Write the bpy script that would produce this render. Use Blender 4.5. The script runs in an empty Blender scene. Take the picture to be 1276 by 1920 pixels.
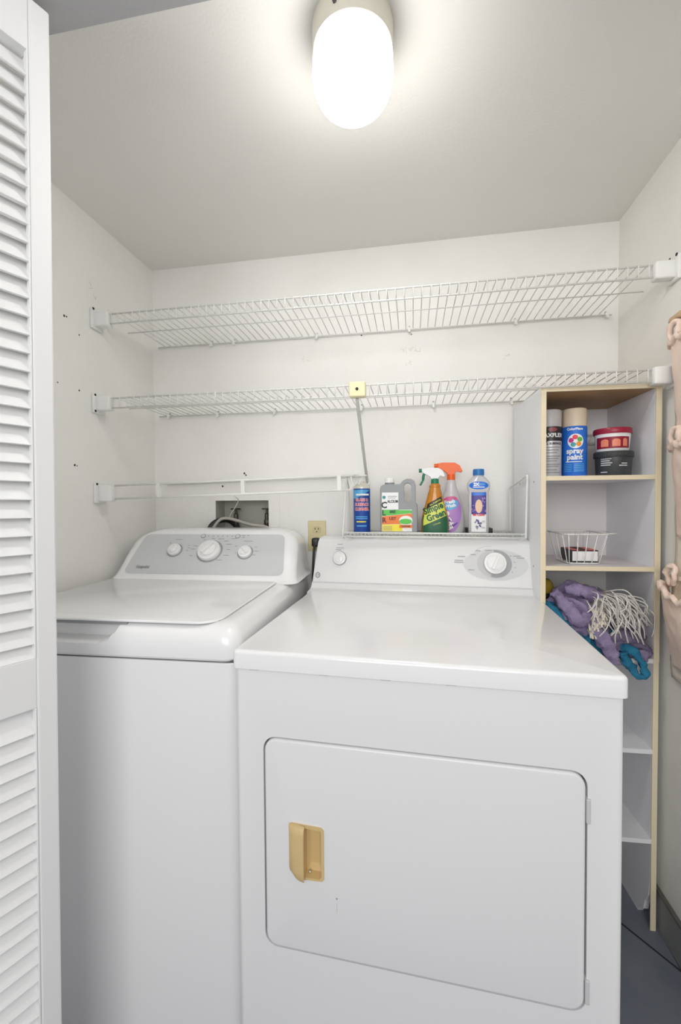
import bpy, bmesh, math, random
from mathutils import Vector, Matrix, noise
random.seed(7)
PI = math.pi
scene = bpy.context.scene
COL = scene.collection

# ------------------------------------------------------------------ camera
cam_d = bpy.data.cameras.new('camera')
cam = bpy.data.objects.new('camera', cam_d); COL.objects.link(cam)
YAW, PIT, ROL = 0.1675, -0.0247, -0.0070
F = Vector((-math.sin(YAW)*math.cos(PIT), math.cos(YAW)*math.cos(PIT), math.sin(PIT)))
R0 = Vector((math.cos(YAW), math.sin(YAW), 0)); U0 = R0.cross(F)
Rv = R0*math.cos(ROL)+U0*math.sin(ROL); Uv = -R0*math.sin(ROL)+U0*math.cos(ROL)
m = Matrix((Rv, Uv, -F)).transposed().to_4x4(); m.translation = Vector((1.0206, -1.5658, 1.1998))
cam.matrix_world = m
cam_d.sensor_fit = 'HORIZONTAL'; cam_d.sensor_width = 36; cam_d.lens = 795.64/1276*36
cam_d.clip_start = 0.02
scene.camera = cam

# ------------------------------------------------------------------ light
scene.view_settings.view_transform = 'Standard'
scene.view_settings.look = 'None'
scene.view_settings.gamma = 1
scene.view_settings.use_curve_mapping = False
scene.view_settings.exposure = 0.60
world = bpy.data.worlds.new('world'); scene.world = world; world.use_nodes = True
bg = world.node_tree.nodes['Background']; bg.inputs[0].default_value = (1.0, 0.99, 0.98, 1); bg.inputs[1].default_value = 0.36
GLOBE_STRENGTH = 33.0

def area(name, loc, target, sx, sy, power, col=(1, 1, 1)):
    d = bpy.data.lights.new(name, 'AREA'); d.shape = 'RECTANGLE'; d.size = sx; d.size_y = sy; d.energy = power; d.color = col
    o = bpy.data.objects.new(name, d); COL.objects.link(o); o.location = loc
    o.rotation_euler = (Vector(target)-Vector(loc)).to_track_quat('-Z', 'Y').to_euler()
    return o
area('room_fill', (0.95, -3.1, 1.7), (0.9, -0.5, 1.0), 1.6, 1.2, 20, (1.0, 0.995, 0.98))  # unseen fill light added behind the camera for the adjoining room's light

# ------------------------------------------------------------------ materials
def mat(name, col, rough=0.5, metal=0.0, coat=0.0, bump=None, spec=0.5, mix=None, trans=0.0, alpha=1.0, emit=None):
    """bump=(scale, strength, detail); mix=(col2, scale, lo, hi)"""
    mt = bpy.data.materials.new(name); mt.use_nodes = True
    nt = mt.node_tree; b = nt.nodes['Principled BSDF']
    b.inputs['Base Color'].default_value = (*col, 1); b.inputs['Roughness'].default_value = rough
    b.inputs['Metallic'].default_value = metal; b.inputs['Coat Weight'].default_value = coat
    b.inputs['Specular IOR Level'].default_value = spec
    b.inputs['Transmission Weight'].default_value = trans; b.inputs['Alpha'].default_value = alpha
    if emit:
        b.inputs['Emission Color'].default_value = (*emit[0], 1); b.inputs['Emission Strength'].default_value = emit[1]
    tc = nt.nodes.new('ShaderNodeTexCoord')
    if bump:
        n = nt.nodes.new('ShaderNodeTexNoise'); n.inputs['Scale'].default_value = bump[0]; n.inputs['Detail'].default_value = bump[2]
        nt.links.new(tc.outputs['Object'], n.inputs['Vector'])
        bp = nt.nodes.new('ShaderNodeBump'); bp.inputs['Strength'].default_value = bump[1]; bp.inputs['Distance'].default_value = 0.004
        nt.links.new(n.outputs['Fac'], bp.inputs['Height']); nt.links.new(bp.outputs['Normal'], b.inputs['Normal'])
    if mix:
        n = nt.nodes.new('ShaderNodeTexNoise'); n.inputs['Scale'].default_value = mix[1]; n.inputs['Detail'].default_value = 5
        if len(mix) > 4:
            mp = nt.nodes.new('ShaderNodeMapping'); mp.inputs['Scale'].default_value = mix[4]
            nt.links.new(tc.outputs['Object'], mp.inputs['Vector']); nt.links.new(mp.outputs['Vector'], n.inputs['Vector'])
        else:
            nt.links.new(tc.outputs['Object'], n.inputs['Vector'])
        r = nt.nodes.new('ShaderNodeValToRGB')
        r.color_ramp.elements[0].position = mix[2]; r.color_ramp.elements[1].position = mix[3]
        r.color_ramp.elements[0].color = (*col, 1); r.color_ramp.elements[1].color = (*mix[0], 1)
        nt.links.new(n.outputs['Fac'], r.inputs['Fac']); nt.links.new(r.outputs['Color'], b.inputs['Base Color'])
    return mt
M = {}
M['wall'] = mat('wall_paint', (.87, .86, .83), .55, bump=(55, .22, 4), mix=((.84, .83, .79), 7, .45, .75))
M['wall_right'] = mat('wall_paint_right', (.87, .855, .81), .55, bump=(55, .22, 4), mix=((.83, .81, .75), 6, .45, .75))
M['ceiling'] = mat('ceiling_paint', (.83, .815, .78), .6, bump=(170, .12, 3))
M['trim'] = mat('door_paint', (.82, .82, .82), .4)
M['header'] = mat('header_shaded', (.45, .45, .46), .6, bump=(60, .2, 3))  # grey holds the shade of the backlit header
M['floor'] = mat('floor_vinyl', (.155, .175, .215), .55, bump=(40, .2, 4), mix=((.205, .22, .255), 9, .35, .75))
M['seam'] = mat('floor_seam', (.02, .02, .022), .8)
M['base'] = mat('vinyl_baseboard', (.25, .255, .26), .5, bump=(25, .1, 2))
M['enamel'] = mat('enamel_lightened', (.88, .88, .885), .2, coat=.3)  # dryer lid: white lightened above the cabinet to carry lamp light
M['enamel2'] = mat('enamel_lightened_washer', (.87, .87, .875), .17, coat=.3)  # washer lid and top: white lightened for lamp light too
M['console'] = mat('console_dimmed', (.70, .70, .70), .3)  # dryer console: white darkened to offset the strong lamp light on it
M['body'] = mat('white_cabinet_steel', (.80, .80, .81), .28)
M['panel'] = mat('grey_panel', (.60, .61, .62), .3)
M['panelw'] = mat('white_panel', (.82, .825, .83), .3)
M['knob'] = mat('knob_white', (.82, .82, .82), .3)
M['ring'] = mat('ring_grey', (.33, .335, .345), .4)
M['ltring'] = mat('dial_light_grey', (.60, .605, .61), .4)
M['mark'] = mat('print_grey', (.30, .30, .31), .5)
M['dark'] = mat('gap_dark', (.03, .03, .03), .8)
M['gask'] = mat('gasket_grey', (.10, .10, .10), .7)
M['wire'] = mat('wire_vinyl', (.76, .76, .735), .35)
M['plastic'] = mat('bracket_plastic', (.83, .83, .81), .35)
M['yellow'] = mat('aged_plastic', (.84, .76, .48), .4)
M['handle'] = mat('handle_beige', (.68, .50, .24), .4)
M['steel'] = mat('steel', (.55, .55, .55), .35, metal=.8)
M['polem'] = mat('pole_grey', (.66, .66, .63), .4)
M['board'] = mat('melamine_inner', (.83, .83, .86), .45, mix=((.79, .79, .82), 12, .4, .8))
M['boardw'] = mat('melamine_white', (.80, .81, .83), .4)
M['edge'] = mat('edge_beige', (.80, .70, .50), .5)
M['wood'] = mat('wood_under', (.44, .27, .12), .5, mix=((.35, .20, .085), 14, .35, .7, (1, 8, 1)))
M['almond'] = mat('outlet_almond', (.66, .58, .33), .4)
M['black'] = mat('black_plastic', (.015, .015, .016), .4)
M['boxin'] = mat('outlet_box_inner', (.52, .51, .46), .6)
M['brass'] = mat('valve_dark', (.09, .08, .07), .35, metal=.6)
M['hose'] = mat('hose_grey', (.42, .40, .36), .5)
M['globe'] = mat('lamp_glass', (.9, .9, .88), .3, emit=((1.0, .985, .95), GLOBE_STRENGTH))
_nt = M['globe'].node_tree      # emission graded: dimmer near the base to cut glare on the ceiling
_tc = _nt.nodes.new('ShaderNodeTexCoord'); _sp = _nt.nodes.new('ShaderNodeSeparateXYZ'); _mr = _nt.nodes.new('ShaderNodeMapRange')
_mr.inputs[1].default_value = -.065; _mr.inputs[2].default_value = -.140; _mr.inputs[3].default_value = 1.5; _mr.inputs[4].default_value = GLOBE_STRENGTH
_nt.links.new(_tc.outputs['Object'], _sp.inputs[0]); _nt.links.new(_sp.outputs['Z'], _mr.inputs[0]); _nt.links.new(_mr.outputs[0], _nt.nodes['Principled BSDF'].inputs['Emission Strength'])
M['lampbase'] = mat('lamp_base', (.80, .77, .66), .4)
M['blue_l'] = mat('label_blue', (.01, .06, .33), .35)
M['blue_m'] = mat('label_mid_blue', (.02, .17, .68), .35)
M['blue_c'] = mat('cap_blue', (.02, .17, .48), .35)
M['cyan'] = mat('label_cyan', (.10, .42, .75), .35)
M['red'] = mat('label_red', (.72, .03, .04), .4)
M['white'] = mat('label_white', (.86, .86, .86), .4)
M['lgreen'] = mat('label_green', (.10, .52, .07), .4)
M['dgreen'] = mat('label_dark_green', (.01, .10, .045), .4)
M['lime'] = mat('label_lime', (.62, .68, .10), .4)
M['orange'] = mat('label_orange', (.83, .20, .03), .4)
M['yel'] = mat('label_yellow', (.90, .76, .04), .4)
M['jug'] = mat('jug_grey', (.27, .28, .29), .38)
M['amber'] = mat('amber_plastic', (.52, .20, .015), .2, coat=.3)
M['clear'] = mat('clear_plastic', (.88, .88, .91), .12, trans=.5)
M['purple_l'] = mat('label_purple', (.42, .22, .55), .4)
M['violet'] = mat('label_violet', (.07, .05, .27), .4)
M['trigger_o'] = mat('trigger_orange', (.88, .13, .01), .35)
M['grcap'] = mat('cap_green', (.01, .20, .10), .35)
M['greycap'] = mat('cap_grey', (.53, .51, .51), .4)
M['beigecap'] = mat('cap_beige', (.74, .62, .47), .4)
M['silver'] = mat('can_silver', (.60, .60, .61), .35, metal=.2)
M['maroon'] = mat('lid_maroon', (.33, .01, .04), .35)
M['charcoal'] = mat('tub_charcoal', (.045, .05, .052), .4)
M['chlid'] = mat('lid_charcoal', (.035, .04, .04), .5, bump=(300, .5, 2))
M['copper'] = mat('label_copper', (.82, .25, .15), .4)
M['lilac'] = mat('cloth_lilac', (.37, .30, .49), .95, bump=(400, .9, 3), mix=((.26, .21, .37), 40, .35, .7))
M['lilac2'] = mat('cloth_mauve', (.27, .22, .33), .95, bump=(400, .9, 3), mix=((.19, .155, .25), 40, .35, .7))
M['teal'] = mat('cloth_blue', (.03, .24, .40), .95, bump=(400, .9, 3), mix=((.015, .15, .28), 40, .35, .7))
M['mop'] = mat('mop_cotton', (.80, .78, .74), .95, bump=(300, .6, 3))
M['ochre'] = mat('sponge_ochre', (.30, .21, .02), .8)
M['pink'] = mat('pink_fabric', (.92, .75, .64), .85, bump=(120, .4, 4), mix=((.86, .67, .56), 15, .35, .75))
M['cream'] = mat('cream_fabric', (.82, .74, .62), .85, bump=(120, .4, 4))
M['hole'] = mat('hole_dark', (.04, .035, .03), .9)
M['scuff'] = mat('scuff_grey', (.62, .60, .56), .7)
M['string'] = mat('string', (.7, .68, .6), .8)

# ------------------------------------------------------------------ helpers
def nvec(p):        # repeatable vector noise
    p = Vector(p); return Vector((noise.noise(p), noise.noise(p+Vector((17.3, 5.1, 9.7))), noise.noise(p+Vector((3.9, 31.7, 22.1)))))*1.3
def link(name, me, mt, parent=None, smooth=False, loc=None):
    o = bpy.data.objects.new(name, me); COL.objects.link(o)
    if mt is not None: me.materials.append(M[mt] if isinstance(mt, str) else mt)
    if smooth:
        for p in me.polygons: p.use_smooth = True
    if parent: o.parent = parent
    if loc: o.location = loc
    return o
def obj(name, bm, mt, parent=None, smooth=False, angle=None):
    me = bpy.data.meshes.new(name)
    bmesh.ops.recalc_face_normals(bm, faces=bm.faces)
    if angle is not None:
        for f in bm.faces: f.smooth = True
        for e in bm.edges:
            if len(e.link_faces) == 2 and e.calc_face_angle(0) > angle: e.smooth = False
    bm.to_mesh(me); bm.free()
    return link(name, me, mt, parent, smooth)
def thing(name, label, cat, loc=(0, 0, 0), rz=0, group=None):
    o = bpy.data.objects.new(name, None); COL.objects.link(o); o.empty_display_size = .02
    o.location = loc; o.rotation_euler = (0, 0, rz); o['label'] = label; o['category'] = cat
    if group: o['group'] = group
    return o
def struct(o): o['kind'] = 'structure'; return o
def box(bm, x0, x1, y0, y1, z0, z1, bev=0, seg=2):
    vs = [bm.verts.new((x, y, z)) for x in (x0, x1) for y in (y0, y1) for z in (z0, z1)]
    fs = [bm.faces.new([vs[i] for i in q]) for q in ((0, 1, 3, 2), (4, 6, 7, 5), (0, 4, 5, 1), (2, 3, 7, 6), (0, 2, 6, 4), (1, 5, 7, 3))]
    if bev:
        es = {e for f in fs for e in f.edges}
        bmesh.ops.bevel(bm, geom=list(es), offset=bev, segments=seg, profile=.5, affect='EDGES')
    return bm
def B(*a, **k): return box(bmesh.new(), *a, **k)
def tube(bm, pts, r, n=8, cap=True, closed=False):
    pts = [Vector(p) for p in pts]; rs = r if isinstance(r, (list, tuple)) else [r]*len(pts)
    rings = []; prev = None; N = len(pts)
    for i, p in enumerate(pts):
        if closed: t = pts[(i+1) % N]-pts[i-1]
        else: t = (pts[min(i+1, N-1)]-pts[max(i-1, 0)])
        t.normalize()
        if prev is None:
            a = Vector((0, 0, 1)) if abs(t.z) < .9 else Vector((1, 0, 0)); u = t.cross(a).normalized()
        else:
            u = (prev-t*prev.dot(t)).normalized()
        prev = u; v = t.cross(u)
        rings.append([bm.verts.new(p+(u*math.cos(2*PI*k/n)+v*math.sin(2*PI*k/n))*rs[i]) for k in range(n)])
    for i in range(N if closed else N-1):
        A, C = rings[i], rings[(i+1) % N]
        for k in range(n): bm.faces.new((A[k], A[(k+1) % n], C[(k+1) % n], C[k]))
    if cap and not closed: bm.faces.new(rings[0][::-1]); bm.faces.new(rings[-1])
    return bm
def rod(bm, a, b, r, n=6): return tube(bm, [a, b], r, n)
def spline(pts, k=8):
    P = [Vector(p) for p in pts]; out = []
    for i in range(len(P)-1):
        p0 = P[max(i-1, 0)]; p1 = P[i]; p2 = P[i+1]; p3 = P[min(i+2, len(P)-1)]
        for j in range(k):
            t = j/k
            out.append(.5*((2*p1)+(p2-p0)*t+(2*p0-5*p1+4*p2-p3)*t*t+(3*p1-p0-3*p2+p3)*t**3))
    out.append(P[-1]); return out
def lathe(bm, prof, cx=0, cy=0, n=40, frame=None):
    """prof [(r,z)]"""
    rings = []
    for r, z in prof:
        rr = max(r, 1e-5)
        ring = []
        for k in range(n):
            p = Vector((cx+rr*math.cos(2*PI*k/n), cy+rr*math.sin(2*PI*k/n), z))
            if frame: p = frame @ p
            ring.append(bm.verts.new(p))
        rings.append(ring)
    for A, C in zip(rings, rings[1:]):
        for k in range(n): bm.faces.new((A[k], A[(k+1) % n], C[(k+1) % n], C[k]))
    bm.faces.new(rings[0][::-1]); bm.faces.new(rings[-1]); return bm
def rr_outline(x0, x1, y0, y1, r, k=6):
    """rounded rectangle, r scalar or 4 (x1y1, x0y1, x0y0, x1y0)"""
    rs = r if isinstance(r, (list, tuple)) else [r]*4; out = []
    cs = [(x1, y1, 0), (x0, y1, 90), (x0, y0, 180), (x1, y0, 270)]
    for (cx, cy, a0), q in zip(cs, rs):
        px = cx-q if cx == x1 else cx+q; py = cy-q if cy == y1 else cy+q
        for j in range(k+1):
            a = math.radians(a0+90*j/k); out.append((px+q*math.cos(a), py+q*math.sin(a)))
    return out
def layers(bm, L, cap=True):
    """L: list of rings of 3D points with equal counts"""
    R = [[bm.verts.new(p) for p in ring] for ring in L]; n = len(R[0])
    for A, C in zip(R, R[1:]):
        for k in range(n): bm.faces.new((A[k], A[(k+1) % n], C[(k+1) % n], C[k]))
    if cap: bm.faces.new(R[0][::-1]); bm.faces.new(R[-1])
    return bm
def rslab(bm, x0, x1, y0, y1, z0, z1, r, e=.004, k=6, es=3, axis='z', round_bottom=False):
    """rounded-rect slab with rounded top edge. axis z: stacked in z; axis y: outline in x/z, stacked from y1 (back) to y0 (front)"""
    L = []
    def ring(i, h):
        rr = [max(q-i, .0005) for q in (r if isinstance(r, (list, tuple)) else [r]*4)]
        if axis == 'z': return [(a, b, h) for a, b in rr_outline(x0+i, x1-i, y0+i, y1-i, rr, k)]
        return [(a, h, b) for a, b in rr_outline(x0+i, x1-i, z0+i, z1-i, rr, k)]
    lo, hi = (z0, z1) if axis == 'z' else (y1, y0)
    s = 1 if hi > lo else -1
    if round_bottom:
        for j in range(es, 0, -1):
            a = PI/2*j/es; L.append(ring(e*(1-math.cos(a)), lo+s*e*(1-math.sin(a))))
    L.append(ring(0, lo+(s*e if round_bottom else 0)))
    for j in range(es+1):
        a = PI/2*j/es; L.append(ring(e*(1-math.cos(a)), hi-s*e*(1-math.sin(a))))
    return layers(bm, L)
def prism(bm, outline, a, b, axis='y'):
    f = {'y': lambda p, h: (p[0], h, p[1]), 'x': lambda p, h: (h, p[0], p[1]), 'z': lambda p, h: (p[0], p[1], h)}[axis]
    return layers(bm, [[f(p, a) for p in outline], [f(p, b) for p in outline]])
def boolean(o, cutter_bm):
    me = bpy.data.meshes.new('cut'); bmesh.ops.recalc_face_normals(cutter_bm, faces=cutter_bm.faces); cutter_bm.to_mesh(me); cutter_bm.free()
    c = bpy.data.objects.new('cut', me); COL.objects.link(c)
    if o.parent: c.parent = o.parent
    md = o.modifiers.new('b', 'BOOLEAN'); md.operation = 'DIFFERENCE'; md.object = c; md.solver = 'EXACT'
    bpy.context.view_layer.update()
    dg = bpy.context.evaluated_depsgraph_get()
    nm = bpy.data.meshes.new_from_object(o.evaluated_get(dg)); o.modifiers.clear(); o.data = nm
    bpy.data.objects.remove(c)
    return o
def text(name, s, size, fn, mt, parent, xc=0, zc=0, bold=0, ang=0, sx=1, align='CENTER'):
    cu = bpy.data.curves.new('t', 'FONT'); cu.body = s; cu.size = size; cu.align_x = align; cu.align_y = 'CENTER'; cu.offset = bold; cu.resolution_u = 2; cu.space_line = .85
    o = bpy.data.objects.new('t', cu); COL.objects.link(o); bpy.context.view_layer.update()
    me = bpy.data.meshes.new_from_object(o.evaluated_get(bpy.context.evaluated_depsgraph_get())); bpy.data.objects.remove(o)
    c, sn = math.cos(ang), math.sin(ang)
    for v in me.vertices:
        x, y = v.co.x*sx, v.co.y
        v.co = Vector(fn(xc+x*c-y*sn, zc+x*sn+y*c))
    me.materials.clear()
    return link(name, me, mt, parent)
def patch(name, xl, xr, z0, z1, fn, mt, parent, nx=10, nz=14):
    bm = bmesh.new(); G = []
    for j in range(nz+1):
        z = z0+(z1-z0)*j/nz; a, b = xl(z), xr(z)
        G.append([bm.verts.new(fn(a+(b-a)*i/nx, z)) for i in range(nx+1)])
    for j in range(nz):
        for i in range(nx):
            bm.faces.new((G[j][i], G[j][i+1], G[j+1][i+1], G[j+1][i]))
    return obj(name, bm, mt, parent, smooth=True)
def rect(name, x0, x1, z0, z1, fn, mt, parent, **k): return patch(name, lambda z: x0, lambda z: x1, z0, z1, fn, mt, parent, **k)
def ell(name, cx, cz, rx, rz, fn, mt, parent, n=18, ang=0, inner=0, a0=0, a1=2*PI, rings=3):
    bm = bmesh.new(); c, s = math.cos(ang), math.sin(ang); G = []
    full = abs(a1-a0-2*PI) < 1e-6
    for j in range(rings+1):
        t = max(inner+(1-inner)*j/rings, .001)
        row = []
        for i in range(n+(0 if full else 1)):
            a = a0+(a1-a0)*i/n; x, y = rx*t*math.cos(a), rz*t*math.sin(a)
            row.append(bm.verts.new(fn(cx+x*c-y*s, cz+x*s+y*c)))
        G.append(row)
    N = len(G[0])
    for A, C in zip(G, G[1:]):
        for i in range(N if full else N-1): bm.faces.new((A[i], A[(i+1) % N], C[(i+1) % N], C[i]))
    if inner == 0 and full: bm.faces.new(G[0])
    return obj(name, bm, mt, parent, smooth=True)
def interp(tab, z):
    if z <= tab[0][0]: return tab[0][1:]
    for a, b in zip(tab, tab[1:]):
        if z <= b[0]:
            t = (z-a[0])/(b[0]-a[0]) if b[0] > a[0] else 0
            return tuple(p+(q-p)*t for p, q in zip(a[1:], b[1:]))
    return tab[-1][1:]
def smooth_tab(tab, k=6):
    out = []
    for i in range(len(tab)-1):
        p0 = tab[max(i-1, 0)]; p1 = tab[i]; p2 = tab[i+1]; p3 = tab[min(i+2, len(tab)-1)]
        for j in range(k):
            t = j/k
            row = [.5*(2*b+(c-a)*t+(2*a-5*b+4*c-d)*t*t+(3*b-a-3*c+d)*t**3) for a, b, c, d in zip(p0, p1, p2, p3)]
            row[0] = p1[0]+(p2[0]-p1[0])*t
            out.append(tuple(row))
    out.append(tuple(tab[-1])); return out
def loft(bm, tab, n=48):
    """tab rows (z, cx, a, b, exponent)"""
    L = []
    for z, cx, a, b, e in tab:
        ring = []
        for k in range(n):
            t = 2*PI*k/n; c, s = math.cos(t), math.sin(t)
            ring.append((cx+a*math.copysign(abs(c)**(2/e), c), b*math.copysign(abs(s)**(2/e), s), z))
        L.append(ring)
    return layers(bm, L)
def front_fn(tab, off=.0008):
    def fn(u, z):
        cx, a, b, e = interp(tab, z); q = min(abs((u-cx)/a), .995)
        return (u, -b*(1-q**e)**(1/e)-off, z)
    return fn
def wrap_fn(r, off=.0008):      # u is arc length on a cylinder, front is -y
    return lambda u, z: ((r+off)*math.sin(u/r), -(r+off)*math.cos(u/r), z)

# ================================================================== SETTING
W, H = 1.70, 2.1235
HEAD = 2.045
bm = bmesh.new()
hx0, hx1, hz0, hz1 = .256, .479, 1.03, 1.209
box(bm, -.1, hx0, 0, .1, 0, 2.3); box(bm, hx1, W+.1, 0, .1, 0, 2.3)
box(bm, hx0, hx1, 0, .1, 0, hz0); box(bm, hx0, hx1, 0, .1, hz1, 2.3)
wall_back = struct(obj('wall_back', bm, 'wall'))
wall_left = struct(obj('wall_left', B(-.1, 0, -.99, 0, 0, 2.3), 'wall'))
wall_right = struct(obj('wall_right', B(W, W+.1, -.99, 0, 0, 2.3), 'wall_right'))
ceiling = struct(obj('ceiling', B(0, W, -.876, 0, H, H+.1), 'ceiling'))
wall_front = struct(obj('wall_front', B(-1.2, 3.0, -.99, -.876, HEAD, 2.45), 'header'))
floor = struct(obj('floor', B(-1.5, 3.5, -3.6, 0, -.05, 0), 'floor'))
bm = bmesh.new(); rod(bm, (1.50, -.158, .0004), (1.699, -.400, .0004), .0022, 6)
obj('seam', bm, 'seam', floor)
bm = bmesh.new(); rod(bm, (1.695, -.30, .0004), (1.682, -.87, .0004), .002, 6)
obj('seam', bm, 'seam', floor)
bm = bmesh.new(); box(bm, W-.008, W, -.95, -.005, 0, .105, bev=.002)
bb = struct(obj('baseboard_right', bm, 'base'))
obj('top_edge', B(W-.011, W, -.95, -.005, .105, .113, bev=.0015), mat('baseboard_cap', (.13, .125, .115), .5), bb)
# holes and scuffs on the walls
def spot(par, name, pts, r, axis):
    bm = bmesh.new()
    for (a, z, q) in pts:
        o = [(a+q*(1+.3*random.uniform(-1, 1))*math.cos(t*PI/4), z+q*(1+.3*random.uniform(-1, 1))*math.sin(t*PI/4)) for t in range(8)]
        if axis == 'back': prism(bm, o, -.0006, .001, 'y')
        elif axis == 'left': prism(bm, o, -.001, .0006, 'x')
        else: prism(bm, o, W-.0006, W+.001, 'x')
    obj(name, bm, r, par)
for p in ((-.442, 1.759, .004), (-.385, 1.724, .0025), (-.471, 1.554, .002), (-.39, 1.551, .0028), (-.414, 1.317, .0035), (-.405, 1.316, .002), (-.433, 1.76, .0025)):
    spot(wall_left, 'nail_hole', [p], 'hole', 'left')
for p in ((.379, 1.311, .004), (.385, 1.305, .0035), (.838, 1.809, .003), (.288, 1.263, .0035), (1.02, 1.80, .002)):
    spot(wall_back, 'nail_hole', [p], 'hole', 'back')
for p in ((-.285, 1.838, .005), (-.36, 1.78, .003)):
    spot(wall_right, 'nail_hole', [p], 'hole', 'right')
for cx, cz in ((1.02, 1.752), (1.035, 1.742), (.99, 1.745), (1.34, 1.70), (.62, 1.735), (1.0, 1.70)):
    bm = bmesh.new()
    for k in range(5):
        a = random.uniform(0, PI); x, z = cx+random.uniform(-.018, .018), cz+random.uniform(-.008, .008); l = random.uniform(.002, .007)
        rod(bm, (x-l*math.cos(a), -.0002, z-l*math.sin(a)), (x+l*math.cos(a), -.0002, z+l*math.sin(a)), .0006, 5)
    obj('scuff_mark', bm, 'scuff', wall_back)
for cy, cz in ((-.33, 1.90), (-.31, 1.87), (-.25, 1.865)):
    bm = bmesh.new(); tube(bm, spline([(.0002, cy+random.uniform(-.012, .012), cz+random.uniform(-.012, .012)) for _ in range(4)]), .0005, 5)
    obj('scuff_mark', bm, 'scuff', wall_left)

# louvered closet door leaf, folded open at the left
DW, DT = .44, .028
door = bpy.data.objects.new('door_1', None); COL.objects.link(door); struct(door)
# local: x runs along the leaf (0 at the closet end, negative toward the room), -y is the visible face
ang = math.atan2(.909, .418)
dm = Matrix.Rotation(ang, 4, 'Z') @ Matrix.Rotation(math.radians(.55), 4, 'Y')
dm.translation = Vector((.409, -.935, 0.004))
door.matrix_world = dm
# rotating x-axis onto (.418,.909) puts -y onto (.909,-.418)
obj('stile', B(-.0315, 0, 0, DT, .012, 2.026, bev=.003), 'trim', door)
obj('stile', B(-DW, -DW+.045, 0, DT, .012, 2.026, bev=.003), 'trim', door)
for z0, z1 in ((1.939, 2.026), (.852, .936), (.012, .13)):
    obj('rail', B(-DW+.045, -.0315, .0015, DT, z0, z1, bev=.001), 'trim', door)
def louvers(z0, z1):
    bm = bmesh.new(); pitch = .0302; n = int((z1-z0)/pitch)+1
    for i in range(n):
        z = z1-.006-pitch*i
        if z-.03 < z0-.012: continue
        # board leaning: lower edge at the visible face, upper edge further back
        zl = max(z-.037, z0); p = [(.0015, zl+.001), (.0025, zl), (.0060, zl-.0002), (.0250, z-.001), (.0215, z+.0005)]
        prism(bm, p, -DW+.045, -.0315, 'x')
    return bm
obj('louver_panel', louvers(.936, 1.939), 'trim', door)
obj('louver_panel', louvers(.13, .852), 'trim', door)
for za, zb in ((.936, 1.939), (.13, .852)):
    bm = bmesh.new()
    box(bm, -.0345, -.0315, .0008, .012, za, zb, bev=.001); box(bm, -DW+.045, -DW+.049, .0005, .012, za, zb, bev=.001)
    obj('louver_bead', bm, 'trim', door)

# ================================================================== CEILING LIGHT
lt = thing('ceiling_light', 'glowing white glass jar ceiling light on a round cream base', 'ceiling light', (.908, -.719, H))
bm = bmesh.new(); lathe(bm, [(.079, 0), (.079, -.036), (.0785, -.042), (.077, -.045), (.070, -.046)], n=72); obj('base', bm, 'lampbase', lt, angle=.7)
bm = bmesh.new(); lathe(bm, [(.070, -.045), (.0765, -.049), (.078, -.056), (.0790, -.092)]+[(.0785*math.cos(j*PI/24)**.6, -.092-.060*math.sin(j*PI/24)) for j in range(1, 12)]+[(.0005, -.1525)], n=72)
obj('glass_globe', bm, 'globe', lt, smooth=True)
bm = bmesh.new(); lathe(bm, [(.0035, 0), (.0035, .004), (.002, .005)], n=12, frame=Matrix.Rotation(-.28, 4, 'Z') @ Matrix.Translation((0, -.079, -.028)) @ Matrix.Rotation(PI/2, 4, 'X'))
obj('screw', bm, 'gask', lt)

# ================================================================== WIRE SHELVES
def bracket(par, right, z, screws):
    """end bracket; local to shelf"""
    xw = W if right else 0; s = -1 if right else 1
    bm = bmesh.new()
    a, b = sorted((xw, xw+s*.010)); box(bm, a, b, -.340, -.290, z-.050, z+.014, bev=.003)
    a, b = sorted((xw+s*.008, xw+s*.055)); box(bm, a, b, -.330, -.300, z-.042, z+.004, bev=.005, seg=3)
    o = obj('end_bracket', bm, 'plastic', par, angle=.6)
    for (y, zz) in screws:
        bm = bmesh.new(); f = Matrix.Translation((xw+s*.010, y, z+zz)) @ Matrix.Rotation(s*PI/2, 4, 'Y')
        lathe(bm, [(.004, -.001), (.004, .0012), (.002, .002)], n=10, frame=f); obj('screw', bm, 'hole', o)
def wire_shelf(label, z, x0, x1, xb0, xb1, clips, bscrews, mid=-.165):
    t = thing('wire_shelf', label, 'wire shelf', (0, 0, 0), 0, 'white wire shelves on the back wall')
    r = .0028
    bm = bmesh.new()
    n = int((x1-x0)/.0254)
    for i in range(n+1):
        x = x0+.004+i*.0254
        if x > x1: break
        yb = -.012
        # the deck wires are cut short where the side walls' skew leaves no room
        tube(bm, [(x, yb, z+.002), (x, -.3135, z+.002), (x, -.3175, z-.002), (x, -.318, z-.034)], .0015, 6)
    obj('wire_deck', bm, 'wire', t, smooth=True)
    for (a, b, y, zz, q) in ((x0, x1, -.314, z-.001, r), (x0, x1, -.3155, z-.033, r), (xb0-.02, xb1+.02, mid, z-.002, .0019), (xb0, xb1, -.010, z-.001, .0026)):
        bm = bmesh.new(); rod(bm, (a, y, zz), (b, y, zz), q, 8); obj('rod', bm, 'wire', t, smooth=True)
    bracket(t, False, z, bscrews); bracket(t, True, z, bscrews)
    for x in clips:
        bm = bmesh.new(); box(bm, x-.005, x+.005, -.016, 0, z-.008, z+.007, bev=.002); box(bm, x-.004, x+.004, -.020, -.012, z-.013, z-.004, bev=.0015)
        o = obj('wall_clip', bm, 'plastic', t)
        bm = bmesh.new(); lathe(bm, [(.0035, 0), (.0035, .002), (.0018, .003)], n=10, frame=Matrix.Translation((x, 0, z+.011)) @ Matrix.Rotation(PI/2, 4, 'X')); obj('screw', bm, 'ring', o)
    return t
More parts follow.
